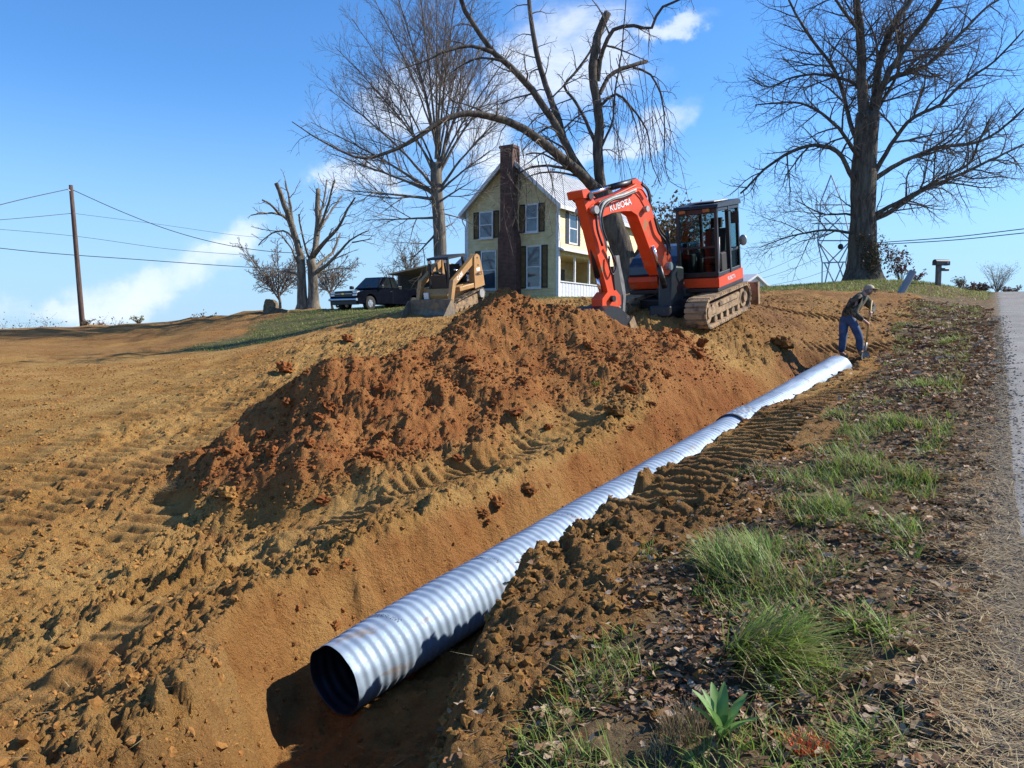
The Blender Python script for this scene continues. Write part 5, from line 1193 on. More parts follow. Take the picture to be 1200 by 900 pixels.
# feeder hanging in the big tree
ft = at(985, 284, 35.2); fb = at(985, 289, 35.2)
fd = empty('hanging_feeder', fb, 'small dark round feeder hanging from a low limb of the big tree', 'feeder')
MB().ball((0,0,0), (.12,.12,.13), 12, 8).build('body', M_BLACK, fd); MB().tube([(0,0,.1),(0,0,.62)], .008, 5).build('cord', M_WIRE, fd)
# ------------------------------------------------------------------ machines: shared
M_RED = pmat('orange_red_paint', (.70,.068,.014), .10, 3, .5, dirt=(.34,.19,.09), dirt_amt=.12, dirt_scale=2.5, spec=.3)
M_BLK = pmat('black_frame_paint', (.014,.014,.016), .3, 8, .45, dirt=(.20,.12,.06), dirt_amt=.05)
M_TRK = pmat('muddy_track_steel', (.12,.085,.055), .4, 9, .85, dirt=(.36,.24,.13), dirt_amt=.62, dirt_scale=5, bump=.6)
M_MUD = pmat('mud_caked_steel', (.30,.20,.11), .3, 6, .9, dirt=(.10,.07,.05), dirt_amt=.3, dirt_scale=5, bump=.6)
M_NAVY = pmat('dark_navy_paint', (.012,.018,.04), .2, 5, .35, dirt=(.15,.10,.06), dirt_amt=.1, coat=.2)
M_CHR = pmat('chrome_rod', (.75,.75,.77), .05, 5, .18, 1.0); M_GRY = pmat('grey_steel', (.36,.35,.33), .25, 6, .5, .4)
M_GRY2 = pmat('dull_steel', (.20,.19,.175), .25, 6, .5, .4); M_HOSE = pmat('black_hose', (.016,.016,.017), .2, 8, .55); M_HGL = pmat('pale_hose_sleeve', (.42,.40,.37), .2, 10, .6)
M_GLASS = glass('cab_glass', (.66,.74,.74), .03, .015); M_SEAT = pmat('black_seat', (.012,.012,.013), .3, 6, .8)
M_LAMP = pmat('amber_lamp', (.35,.14,.04), .2, 12, .25); M_WHT = pmat('white_lettering', (.82,.80,.78), .05, 4, .5)
M_HL = pmat('clear_lamp', (.55,.57,.6), .15, 20, .15, .3)
def frame_at(C, fwd_az, pitch_down):
    f = Vector((math.cos(fwd_az) * math.cos(pitch_down), math.sin(fwd_az) * math.cos(pitch_down), -math.sin(pitch_down)))
    l = Vector((-math.sin(fwd_az), math.cos(fwd_az), 0)); u = f.cross(l)
    return Matrix.Translation(Vector(C)) @ Matrix((f, l, u)).transposed().to_4x4()
def stadium(x0, x1, r0, r1, zc0, zc1, n=14):
    """points round two wheels in the xz plane, going over the top from the rear to the front"""
    pts = []
    a0 = math.atan2(zc1 - zc0, x1 - x0)
    for k in range(n + 1):
        a = math.pi / 2 - math.pi * k / n + a0; pts.append((x1 + r1 * math.cos(a), zc1 + r1 * math.sin(a)))
    for k in range(n + 1):
        a = -math.pi / 2 - math.pi * k / n + a0; pts.append((x0 + r0 * math.cos(a), zc0 + r0 * math.sin(a)))
    return pts
def belt(mb, pts, th, y0, y1, pitch, lug, lugw):
    P = np.array(pts + pts[:1]); d = np.r_[0, np.cumsum(np.hypot(*np.diff(P, axis=0).T))]; n = int(d[-1] / pitch); 
    s = np.linspace(0, d[-1], n * 2, endpoint=False); X = np.interp(s, d, P[:,0]); Z = np.interp(s, d, P[:,1])
    tx = np.roll(X, -1) - np.roll(X, 1); tz = np.roll(Z, -1) - np.roll(Z, 1); ll = np.hypot(tx, tz); nx_, nz_ = -tz/ll, tx/ll
    cx, cz = P[:,0].mean(), P[:,1].mean()
    if ((X-cx)*nx_ + (Z-cz)*nz_).mean() < 0: nx_, nz_ = -nx_, -nz_
    m = len(X); vs = []
    for k in range(m):
        h = lug if k % 2 == 0 else 0
        for (off, y) in ((-th, y0), (-th, y1), (h, y1), (h, y0)): vs.append((X[k] + nx_[k]*off, y, Z[k] + nz_[k]*off))
    fs = [(4*k+j, 4*k+(j+1)%4, 4*((k+1)%m)+(j+1)%4, 4*((k+1)%m)+j) for k in range(m) for j in range(4)]
    mb.add(vs, fs)
    # shoe plates
    for k in range(0, m, 2):
        t = math.atan2(tz[k], tx[k]); mb.box((X[k]+nx_[k]*lug*.7, (y0+y1)/2, Z[k]+nz_[k]*lug*.7), (lugw, abs(y1-y0)+.02, lug*1.3), (0, -t, 0))
# ------------------------------------------------------------------ excavator
psi = math.atan2(-.82, -.57)
exC = Vector((3.78, 17.15, 0)); exF = Vector((-.57, -.82, 0)); exL = Vector((.82, -.57, 0))
zf = g1(*(exC + exF*1.1 + exL*.8)[:2]); zr_ = g1(*(exC - exF*1.1 + exL*.8)[:2])
exC.z = (zf + zr_) / 2 - .03; expitch = math.atan2(zr_ - zf, 2.2); print('EXC', zf, zr_, exC.z, math.degrees(expitch))
EM = frame_at(exC, psi, expitch)
ex_ = empty('excavator', EM, 'orange red tracked excavator with black glazed cab and raised boom above the trench', 'excavator')
for sg in (-1, 1):
    y0, y1 = sg*.66, sg*1.10
    mb = MB(); belt(mb, stadium(-1.12, 1.12, .28, .28, .32, .32), .03, y0, y1, .115, .028, .085); tr = mb.build('track', M_TRK, ex_)
    mb = MB(); ys, ye = sg*.74, sg*1.02
    mb.prism([(-.95,.20),(.88,.20),(.95,.30),(.80,.45),(-.85,.47),(-1.0,.34)], ys, ye)
    mb.prism([(.55,.26),(.98,.26),(.98,.40),(.55,.40)], ye, ye + sg*.03)
    mb.box2((-.75,ye,.36), (.45,ye+sg*.04,.44)); mb.build('track_frame', M_MUD, tr, .012)
    for x in (1.12, -1.12): MB().wheel((x, (y0+y1)/2, .32), .235, .30, 28).wheel((x, sg*1.0, .32), .12, .16, 20).build('idler' if x > 0 else 'sprocket', M_MUD, tr)
    for x in (-.72, -.36, 0, .36, .72): MB().wheel((x, (y0+y1)/2, .13), .085, .34, 16).build('roller', M_MUD, tr)
mb = MB(); mb.box((0,0,.42), (1.3,1.35,.26)); mb.wheel((0,0,.66), .52, .24, 40, 'z'); mb.build('undercarriage', M_BLK, ex_, .02)
mb = MB()
sec = [(-2.02,.02),(-1.93,.0),(-1.88,.12),(-1.90,.30),(-1.98,.52),(-2.05,.54),(-2.0,.3)]
mb.prism(sec, -1.12, 1.12); mb.box2((-1.98,1.12,.02),(-1.84,1.14,.52)); mb.box2((-1.98,-1.14,.02),(-1.84,-1.12,.52))
bl = mb.build('dozer_blade', M_MUD, ex_, .01)
MB().box((-1.4,.42,.34),(1.1,.12,.14)).build('blade_arm', M_BLK, ex_); MB().box((-1.4,-.42,.34),(1.1,.12,.14)).build('blade_arm', M_BLK, ex_)
UP = Matrix.Translation((0, 0, -.13))
# upper body
mb = MB(UP); mb.box2((-1.2,-1.02,.78),(.42,1.02,.86)); mb.build('deck', M_BLK, ex_, .01)
CX0, CX1, CY0, CY1 = -1.08, .36, .12, 1.02
mb = MB(UP); mb.prism([(CX0-.05,.87),(CX1+.05,.87),(CX1+.05,1.07),(CX0-.05,1.10)], CY0-.03, CY1+.02); sk = mb.build('cab_skirt', M_RED, ex_, .015)
mb = MB(UP)
prof = []
for k in range(13):
    a = math.pi/2 + math.pi*k/12; prof.append((-1.05 + .62*math.cos(a)*.8, 1.04*math.sin(a)))
mb2 = MB(UP)
vs = [(x, y, .87) for x, y in prof] + [(x*.98, y*.97, 1.46) for x, y in prof]; n = len(prof)
mb2.add(vs, [(i, i+1, n+i+1, n+i) for i in range(n-1)] + [tuple(range(n-1,-1,-1)), tuple(range(n, 2*n)), (0, n, 2*n-1, n-1)])
mb2.build('counterweight', M_RED, ex_, .03)
mb = MB(UP); mb.prism([(-1.05,.87),(.34,.87),(.42,1.05),(.40,1.16),(-1.05,1.16)], -1.03, -.34); mb.build('side_skirt', M_RED, ex_, .04)
mb = MB(UP); mb.prism([(-1.05,1.163),(.40,1.163),(.34,1.42),(.15,1.55),(-.5,1.72),(-1.05,1.74)], -1.01, .09); mb.build('engine_hood', M_NAVY, ex_, .05)
MB(UP).tube([(-.8,-.55,1.7),(-.8,-.55,1.98),(-.86,-.55,2.04)], .045, 12).build('exhaust', M_BLK, ex_)
# cab
fr = MB(UP); pw = .065; ZB, ZT = 1.08, 2.50
def post(x, y, x2=None, y2=None, w=pw): fr.prism([(x-w/2,ZB),(x+w/2,ZB),((x2 if x2 is not None else x)+w/2,ZT),((x2 if x2 is not None else x)-w/2,ZT)], y-w/2, y+w/2)
for y in (CY0+.035, CY1-.035): post(CX1-.03, y, CX1-.10); post(CX0+.04, y)
post(-.42, CY1-.03, -.40, w=.08)
for y in (CY0+.035, CY1-.035): fr.box2((CX0,y-.03,ZB),(CX1,y+.03,ZB+.09)); fr.box2((CX0,y-.035,ZT-.08),(CX1-.08,y+.035,ZT))
fr.box2((CX1-.07,CY0,ZB),(CX1,CY1,ZB+.11)); fr.box2((CX1-.15,CY0,ZT-.11),(CX1-.07,CY1,ZT)); fr.box2((CX0,CY0,ZB),(CX0+.06,CY1,ZB+.5)); fr.box2((CX0,CY0,ZT-.1),(CX0+.06,CY1,ZT))
fr.box2((CX0,CY1-.06,1.52),(-.42,CY1-.02,1.58))
cab = fr.build('cab_frame', M_BLK, ex_, .012)
mb = MB(UP); mb.prism([(CX0-.06,ZT+.003),(CX1-.02,ZT+.003),(CX1-.06,ZT+.07),(CX0+.1,ZT+.12),(CX0-.04,ZT+.08)], CY0-.03, CY1+.03); mb.build('cab_roof', M_BLK, cab, .02)
MB(UP).box2((CX0+.25,CY0+.15,ZT+.11),(CX1-.35,CY1-.15,ZT+.135)).build('roof_hatch', M_GRY, cab, .01)
def pane(a, b, name='window_pane', parent=cab): return MB(UP).box2(a, b).build(name, M_GLASS, parent)
mb = MB(UP); mb.prism([(CX1-.035,1.73),(CX1-.025,1.73),(CX1-.10,ZT-.11),(CX1-.11,ZT-.11)], CY0+.07, CY1-.07); mb.build('windscreen', M_GLASS, cab)
pane((CX1-.035,CY0+.07,ZB+.11),(CX1-.027,CY1-.07,1.69), 'lower_windscreen'); MB(UP).box2((CX1-.05,CY0+.07,1.69),(CX1-.02,CY1-.07,1.73)).build('windscreen_bar', M_BLK, cab)
pane((CX0+.08,CY1-.045,1.58),(-.47,CY1-.037,ZT-.08)); pane((CX0+.08,CY0+.03,1.5),(CX1-.08,CY0+.038,ZT-.08)); pane((CX0+.02,CY0+.08,1.58),(CX0+.028,CY1-.08,ZT-.1))
MB(UP).box2((CX0+.06,CY1-.05,ZB+.09),(-.46,CY1-.03,1.52)).build('door_panel', M_GLASS, cab)
fl_ = MB(UP); fl_.box2((CX0+.06,CY0+.05,ZB-.0),(CX1-.08,CY1-.06,ZB+.05)); fl_.build('cab_floor', M_BLK, cab)
se = MB(UP); se.box2((-.72,.34,1.30),(-.22,.82,1.44)); se.prism([(-.78,1.42),(-.66,1.42),(-.78,2.02),(-.90,2.02)], .35, .81); se.prism([(-.90,2.03),(-.80,2.03),(-.84,2.25),(-.93,2.25)], .46, .70); se.box2((-.66,.42,1.12),(-.3,.74,1.3))
se.build('seat', M_SEAT, cab, .04)
for y in (.26, .90):
    mb = MB(UP); mb.box2((-.6,y-.07,1.14),(.0,y+.07,1.55)); co2 = mb.build('console', M_SEAT, cab, .03); MB(UP).tube([(-.02,y,1.55),(.03,y,1.70),(.02,y,1.78)], [.014,.014,.028], 8).build('joystick', M_BLK, co2)
for y in (.45, .60): MB(UP).tube([(.12,y,1.12),(.16,y,1.35),(.12,y,1.50)], .014, 6).build('travel_lever', M_BLK, cab)
MB(UP).box2((.0,.16,1.55),(.10,.26,1.80)).build('display', M_SEAT, cab, .01)
for y in (CY0+.16, CY1-.22): MB(UP).box2((CX1-.09,y-.07,ZT-.075),(CX1-.02,y+.07,ZT-.005)).build('work_lamp', M_LAMP, cab, .01)
MB(UP).box2((CX1-.62,CY1+.10,2.13),(CX1-.58,CY1+.27,2.38)).tube([(CX1-.42,CY1-.02,2.4),(CX1-.5,CY1+.14,2.4),(CX1-.6,CY1+.18,2.3)], .012, 6).build('mirror', M_BLK, cab, .01)
mb = MB(UP); mb.ball((CX0+.16,CY1+.12,1.72), (.05,.09,.12), 12, 8); mb.tube([(CX0+.1,CY1,1.62),(CX0+.14,CY1+.1,1.66)], .014, 6); mb.build('rear_mirror', M_GRY, cab)
MB(UP).tube([(CX1-.02,CY1+.015,1.25),(CX1-.0,CY1+.03,1.5),(CX1-.04,CY1+.03,1.9)], .013, 6).build('grab_rail', M_GRY, cab)
text_mesh('lettering', 'KUBOTA', .12, M_WHT, UP @ Matrix.Translation((-.35, CY1+.024, .985)) @ Matrix.Rotation(R(180),4,'Z') @ Matrix.Rotation(R(90),4,'X'), ex_)
MB(UP).box2((CX1+.051,CY0+.06,.97),(CX1+.054,CY0+.16,1.02)).build('decal', M_WHT, ex_)
# swing post and boom: shapes lie in the boom's own plane
ang_b = math.atan2(-.72, -.695); be = Vector((math.cos(ang_b), math.sin(ang_b), 0)); bn_ = Vector((-be.y, be.x, 0))
piv = at(782, 310, 16.25)
BM = Matrix.Translation(piv) @ Matrix((be, bn_, Vector((0,0,1)))).transposed().to_4x4()
EI = EM.inverted()
def bp(px, py, off=.18):
    d = ray(px, py); o = piv + bn_ * off; k = (o - CAM).dot(bn_) / d.dot(bn_); p = CAM + d * k - o; return (p.dot(be), p.z)
def bplate(name, px, y0, y1, mat, parent=None, off=.18, bevel=.012, n=0):
    poly = [bp(a, b, off) for a, b in px]
    return MB(EI @ BM).prism(poly, y0, y1).build(name, mat, parent or ex_, bevel)
def btube(name, pts, r, mat, y=0.0, off=.0, parent=None, nseg=10, sm=True):
    P = [(*bp(a, b, y),) for a, b in pts]; P = [(p[0], y, p[1]) for p in P]
    if sm and len(P) > 2: P = [tuple(q) for q in spline(P, 24)]
    return MB(EI @ BM).tube(P, r, nseg).build(name, mat, parent or ex_)
boom_px = [(785,322),(791,313),(788,300),(777,281),(768,252),(764,240),(758,227),(752,218),(747,214),(742,219),(728,226),(712,232),(698,238),(693,243),(694,249),(700,255),(708,254),(720,249),(733,247),(742,247),(749,252),(755,268),(763,290),(770,312),(776,322)]
boom = bplate('boom', boom_px, -.13, .14, M_RED)
bplate('boom_rib', [(746,219),(757,229),(762,241),(758,243),(752,232),(744,223)], .142, .155, M_RED, boom, .19, .004)
for (a, b, rr_) in ((784,312,.085),(697,246,.075),(757,245,.06)):
    r_, z_ = bp(a, b); MB(EI @ BM).wheel((r_, .0, z_), rr_, .46, 20).build('pivot_pin', M_GRY, boom)
btube('boom_lip', [(700,238),(720,229),(745,217)], .022, M_RED, .17, parent=boom)
btube('steel_pipe', [(712,235),(728,229),(744,221),(752,222),(758,231)], .018, M_RED, .20, parent=boom); btube('steel_pipe', [(714,238),(730,232),(746,224)], .018, M_RED, .20, parent=boom)
# KUBOTA in white on the side of the boom
(r0, z0), (r1, z1) = bp(738,237), bp(720,243); tv = Vector((r1-r0, z1-z0)); th = math.atan2(z0-z1, r0-r1)
mid = ((r0+r1)/2, (z0+z1)/2)
TM = EI @ BM @ Matrix.Translation((mid[0]+.02, .184, mid[1]+.01)) @ Matrix.Rotation(math.pi, 4, 'Z') @ Matrix.Rotation(-(math.pi - math.atan2(z1-z0, r1-r0)) * 0 + math.atan2(z0-z1, -(r0-r1)) * 0, 4, 'Y') 
slope = math.atan2(z0 - z1, abs(r1 - r0))
TM = EI @ BM @ Matrix.Translation((mid[0], .1445, mid[1])) @ Matrix.Rotation(math.pi, 4, 'Z') @ Matrix.Rotation(-slope, 4, 'Y') @ Matrix.Rotation(R(90), 4, 'X')
text_mesh('lettering', 'KUBOTA', .18, M_WHT, TM, boom, .002, .0015)
bplate('decal', [(733.5,239.5),(735,236.5),(739,238.5),(737.5,240)], .142, .146, M_WHT, boom, .184, 0)
# stick
stick_px = [(684,228),(686,224),(692,223),(699,236),(704,252),(706,262),(712,290),(718,322),(723,350),(717,352),(710,326),(702,298),(695,268),(689,244)]
stick = bplate('dipper_arm', stick_px, -.10, .11, M_RED, None, .15)
bplate('end_bracket', [(706,350),(712,342),(722,340),(727,346),(728,356),(722,366),(712,368),(706,360)], -.14, .12, M_RED, stick, .12)
for (a, b, rr_) in ((691,230,.07),(699,248,.08),(718,350,.06)):
    r_, z_ = bp(a, b, .15); MB(EI @ BM).wheel((r_, -.01, z_), rr_, .40, 18).build('pivot_pin', M_BLK, stick)
# cylinders
cy = btube('dipper_cylinder', [(716,219.5),(744,212)], .062, M_BLK, -.02, nseg=16, sm=False); btube('piston_rod', [(690,226.5),(717,219.2)], .034, M_CHR, -.02, parent=cy, nseg=12, sm=False)
bplate('cylinder_lug', [(742,222),(741,211),(746,209),(752,214),(754,222)], -.10, .06, M_RED, boom, .06)
bplate('cylinder_lug', [(684,232),(682,223),(688,221),(698,232)], -.20, .16, M_RED, stick, .16)
cy = btube('bucket_cylinder', [(689,264),(700,325)], .055, M_BLK, -.02, nseg=16, sm=False); btube('piston_rod', [(700,324),(705,347)], .032, M_CHR, -.02, parent=cy, nseg=12, sm=False)
for y in (-.16, .16):
    cy = btube('boom_cylinder', [(779,337),(772,312)], .06, M_BLK, y, nseg=14, sm=False); btube('piston_rod', [(772,313),(765,288)], .033, M_CHR, y, parent=cy, nseg=12, sm=False)
# hoses
btube('hose', [(745,222),(731,228),(716,233),(707,239),(703,250),(704,264),(709,280),(711,290)], .026, M_HGL, .20)
btube('hose', [(744,225),(730,231),(715,236),(708,243),(705,253),(706,266),(711,282)], .022, M_HOSE, .22)
btube('hose', [(741,222),(726,228),(712,233),(702,240),(699,252),(700,268),(706,288)], .022, M_HOSE, .19)
btube('hose', [(752,216),(758,222),(761,232),(762,243)], .024, M_HOSE, .12); btube('hose', [(752,214),(760,223),(763,236)], .022, M_HOSE, .05)
btube('hose', [(767,255),(772,272),(780,283),(783,291),(782,299)], .024, M_HOSE, .20); btube('hose', [(766,252),(774,270),(784,284),(785,298)], .022, M_HOSE, .12)
btube('hose', [(712,288),(718,300),(722,312),(718,322),(714,312),(714,300)], .018, M_HOSE, .17)
btube('hose', [(682,243),(680,255),(683,268),(689,276)], .022, M_HOSE, -.16); btube('hose', [(689,262),(693,290),(697,318),(703,334)], .02, M_HOSE, -.12)
# thumb: a grey bar hanging behind the dipper
bplate('thumb', [(722,300),(726,299),(728,312),(732,330),(734,345),(733,366),(730,366),(731,348),(728.5,334),(725,316)], -.04, .04, M_GRY2, stick, .05, .006)
bplate('thumb_cylinder', [(719,312),(725,312),(730,345),(729,362),(723,360),(722,345)], -.06, .04, M_HOSE, stick, .05, .02)
# bucket, resting teeth down in the spoil
bk = [(705,366),(716,358),(726,360),(738,371),(742,380),(744,393),(736,392),(722,394),(706,390),(702,378)]
bu = bplate('bucket', bk, -.34, .30, M_BLK, None, .30, .02)
bplate('coupler', [(712,352),(722,350),(728,360),(726,372),(714,370)], -.11, .09, M_GRY, bu, .1)
for y in (-.30, -.15, 0., .15, .29): bplate('tooth', [(736,378),(741,370),(744,379),(746,390),(739,390)], y-.035, y+.035, M_MUD, bu, y, .006)
mb = MB(EI @ BM); r_, z_ = bp(780, 325, 0); mb.box((r_-.22, 0, z_-.20), (.5, .34, .9)); mb.build('swing_post', M_BLK, ex_, .05)
mb = MB(EI @ BM); mb.box((r_-.12, 0, z_-.72), (.7, .5, .25)); mb.build('swing_bracket', M_BLK, ex_, .04)

# ------------------------------------------------------------------ compact track loader
M_CASE = pmat('tan_yellow_paint', (.42,.225,.075), .12, 3, .45, dirt=(.30,.19,.10), dirt_amt=.25, dirt_scale=3); M_BKT = pmat('worn_bucket_steel', (.16,.135,.10), .3, 5, .7, .2, dirt=(.30,.2,.11), dirt_amt=.3)
M_RUB = pmat('muddy_rubber', (.035,.03,.026), .3, 8, .85, dirt=(.30,.21,.12), dirt_amt=.42, dirt_scale=6, bump=.5)
la = R(-121); lC = Vector((-2.0, 26.4, 0)); lf = Vector((math.cos(la), math.sin(la), 0)); ll_ = Vector((-lf.y, lf.x, 0))
lp_ = R(11.5); lC.z = at(530, 371.5, 25.4).z + .20 + .02
lC = lC + lf * .16; LM = frame_at(lC, la, lp_) @ Matrix.Scale(.88, 4)
ld = empty('track_loader', LM, 'tan compact track loader with its wide bucket lowered, tilted nose down behind the heap', 'loader')
for sg in (-1, 1):
    y0, y1 = sg*.56, sg*.90
    mb = MB(); belt(mb, [(1.02,.36),(1.05,.26),(.98,.06),(.85,.0),(-.55,.0),(-.75,.03),(-1.12,.40),(-1.16,.55),(-1.08,.68),(-.95,.72),(.80,.50),(.95,.46)], .04, y0, y1, .09, .022, .05); tr = mb.build('track', M_RUB, ld)
    mb = MB(); mb.prism([(-.7,.12),(.75,.12),(.8,.3),(.6,.42),(-.7,.55)], sg*.60, sg*.84); mb.build('track_frame', M_MUD, tr, .02)
    MB().wheel((-.95,(y0+y1)/2,.52), .17, .36, 22).build('sprocket', M_GRY, tr); MB().wheel((.85,(y0+y1)/2,.25), .17, .34, 22).build('idler', M_MUD, tr)
    for x in (-.45,-.1,.25,.55): MB().wheel((x,(y0+y1)/2,.12), .085, .35, 14).build('roller', M_MUD, tr)
mb = MB(); mb.prism([(-1.15,.45),(.75,.35),(.85,.75),(.6,.95),(-1.2,1.05)], -.55, .55); mb.build('body', M_CASE, ld, .03)
for sg in (-1, 1):
    a, b = sg*.56, sg*.88
    mb = MB(); mb.prism([(-1.25,.80),(-.55,.76),(-.62,1.45),(-.74,1.98),(-.92,2.06),(-1.10,1.96),(-1.22,1.3)], a+sg*.06, b); tw2 = mb.build('rear_tower', M_CASE, ld, .05)
    for z in (1.62, 1.90): MB().wheel((-.92,b,z), .035, .02, 12).build('bolt', M_BLK, tw2)
    mb = MB(); mb.prism([(-.98,1.94),(-.78,2.0),(.0,1.62),(.75,1.28),(1.02,.62),(1.10,.25),(.92,.22),(.84,.58),(.62,1.08),(-.05,1.40),(-.85,1.76)], a+sg*.10, b-sg*.06); arm = mb.build('lift_arm', M_CASE, ld, .025)
    mb = MB(); mb.tube([(-.75,a+sg*.03,1.30),(-.1,a+sg*.03,1.50)], .05, 12); cy = mb.build('lift_cylinder', M_BLK, ld); MB().tube([(-.1,a+sg*.03,1.50),(.3,a+sg*.03,1.62)], .032, 10).build('piston_rod', M_CHR, cy)
    mb = MB(); mb.box2((-.55,a+sg*.05,.80),(.45,b-sg*.02,.98)); mb.build('fender', M_CASE, ld, .03)
text_mesh('lettering', '440CT', .17, M_BLK, Matrix.Translation((-.90,.885,1.28)) @ Matrix.Rotation(R(180),4,'Z') @ Matrix.Rotation(R(90),4,'X'), ld, .002, .004)
MB().box2((-1.02,.881,1.40),(-.78,.886,1.52)).build('decal', M_WHT, ld)
text_mesh('lettering', 'CASE', .19, M_WHT, Matrix.Translation((.30,.824,1.355)) @ Matrix.Rotation(R(180),4,'Z') @ Matrix.Rotation(R(-25),4,'Y') @ Matrix.Rotation(R(90),4,'X'), ld, .002, .005)
fr = MB()
for y in (-.43, .43):
    for x, x2 in ((.52,.42), (-.62,-.58)): fr.prism([(x-.04,.9),(x+.04,.9),(x2+.04,2.02),(x2-.04,2.02)], y-.04, y+.04)
    fr.box2((-.62,y-.03,1.3),(.48,y+.03,1.36))
fr.prism([(-.70,2.02),(.48,2.02),(.44,2.10),(-.66,2.12)], -.50, .50); fr.box2((-.64,-.42,.95),(-.58,.42,1.5))
lcab = fr.build('cab_frame', M_BLK, ld, .015)
mb = MB(); mb.box2((-.5,-.28,1.0),(.0,.28,1.15)); mb.prism([(-.52,1.12),(-.40,1.12),(-.48,1.75),(-.58,1.75)], -.26, .26); mb.build('seat', M_SEAT, lcab, .03)
MB().box2((.50,-.36,.95),(.54,.36,1.45)).build('cab_door', M_BLK, lcab); 
for y in (-.36,.36): MB().box2((.44,y-.06,1.90),(.50,y+.06,2.0)).build('work_lamp', M_HL, lcab)
MB().box2((.86,-.50,.62),(.92,-.30,.86)).build('front_plate', M_WHT, ld)
mb = MB(); 
bo = [(1.12,.62),(1.20,.62),(1.22,.22),(1.32,.06),(1.95,-.02),(1.95,-.05),(1.28,-.05),(1.14,.08)]
bu = mb.prism([(p[0], p[1]+.02) for p in bo], -.97, .97).build('bucket', M_BKT, ld, .008)
for y in (-.985, .985): MB().prism([(1.14,.62),(1.30,.62),(1.98,.03),(1.95,-.04),(1.28,-.04),(1.12,.10)], y-.018, y+.018).build('bucket_side', M_BKT, bu, .006)
# ------------------------------------------------------------------ pickup
M_TRUCK = pmat('dark_navy_car_paint', (.004,.005,.010), .2, 3, .15, .0, spec=.03); M_TYRE = pmat('tyre_rubber', (.016,.016,.016), .2, 8, .85)
M_CARG = pmat('car_window', (.010,.014,.016), .2, 2, .04, spec=1.0); M_GOLD = pmat('gold_emblem', (.7,.5,.12), .1, 5, .3, .8); M_ALLOY = pmat('silver_alloy', (.55,.56,.58), .1, 6, .3, .8)
ta = math.atan2(-.85, -.52); tC = Vector((-7.15, 41.9, 0)); tf_ = Vector((math.cos(ta), math.sin(ta), 0)); zf_, zb_ = g1(*(tC+tf_*1.8)[:2]), g1(*(tC-tf_*1.8)[:2])
tC.z = at(437, 363.5, 40.3).z; TMx = frame_at(tC, ta, R(1.0)); trk = empty('pickup_truck', TMx, 'dark navy pickup truck parked on the lawn beside the house', 'pickup')
mb = MB()
def arch(x, r): return [(x + r*math.cos(a), .40 + r*math.sin(a)) for a in np.linspace(0, math.pi, 9)]
prof = [(-2.85,.55),(-2.85,1.12),(-2.83,1.16),(-.55,1.16),(.55,1.14),(1.0,1.12),(2.35,1.02),(2.72,.92),(2.80,.62),(2.78,.38),(2.30,.36)] + [(p[0], max(p[1], .36)) for p in arch(1.80,.47)] + [(-1.32,.34)] + [(p[0], max(p[1], .36)) for p in arch(-1.78,.47)] + [(-2.75,.42)]
mb.prism(prof, -.95, .95); body = mb.build('body', M_TRUCK, trk, .045)
mb = MB(); b0_, t0_ = [(-.62,1.14),(1.12,1.12)], [(-.45,1.78),(.42,1.78)]
vs = [(-.62,-.90,1.14),(1.14,-.88,1.13),(.38,-.70,1.80),(-.42,-.70,1.80),(-.62,.90,1.14),(1.14,.88,1.13),(.38,.70,1.80),(-.42,.70,1.80)]
mb.add(vs, [(0,1,2,3),(7,6,5,4),(3,2,6,7),(1,5,6,2),(4,0,3,7),(0,4,5,1)]); mb.build('cabin', M_TRUCK, trk, .05)
def quad(name, P, off, mat=M_CARG):
    P = [Vector(p) for p in P]; n = (P[1]-P[0]).cross(P[2]-P[0]).normalized(); mb = MB()
    mb.add([p + n*off for p in P] + [p + n*(off-.02) for p in P], [(0,1,2,3),(7,6,5,4),(0,4,5,1),(1,5,6,2),(2,6,7,3),(3,7,4,0)]); return mb.build(name, mat, trk)
quad('windscreen', [(1.06,-.78,1.20),(1.06,.78,1.20),(.45,.62,1.74),(.45,-.62,1.74)], .016)
for s in (1, -1):
    q = [(.93,s*.868,1.20),(.10,s*.885,1.20),(.10,s*.725,1.72),(.36,s*.725,1.72)]; q2 = [(.02,s*.885,1.20),(-.50,s*.885,1.20),(-.38,s*.725,1.72),(.02,s*.725,1.72)]
    quad('side_window', q if s < 0 else q[::-1], .016) if False else None
    for qq in (q, q2):
        P = [Vector(p) for p in qq]; n = (P[1]-P[0]).cross(P[2]-P[0]); 
        if n.y * s < 0: qq = qq[::-1]
        quad('side_window', qq, .018)
quad('rear_window', [(-.60,.7,1.22),(-.60,-.7,1.22),(-.46,-.6,1.7),(-.46,.6,1.7)], .03)
mb = MB(); mb.box2((-2.78,-.82,1.12),(-.66,.82,1.168)); mb.build('bed', M_BLK, trk); MB().box2((-.98,-.72,1.16),(-.66,.72,1.34)).build('tool_box', M_BLK, trk, .02)
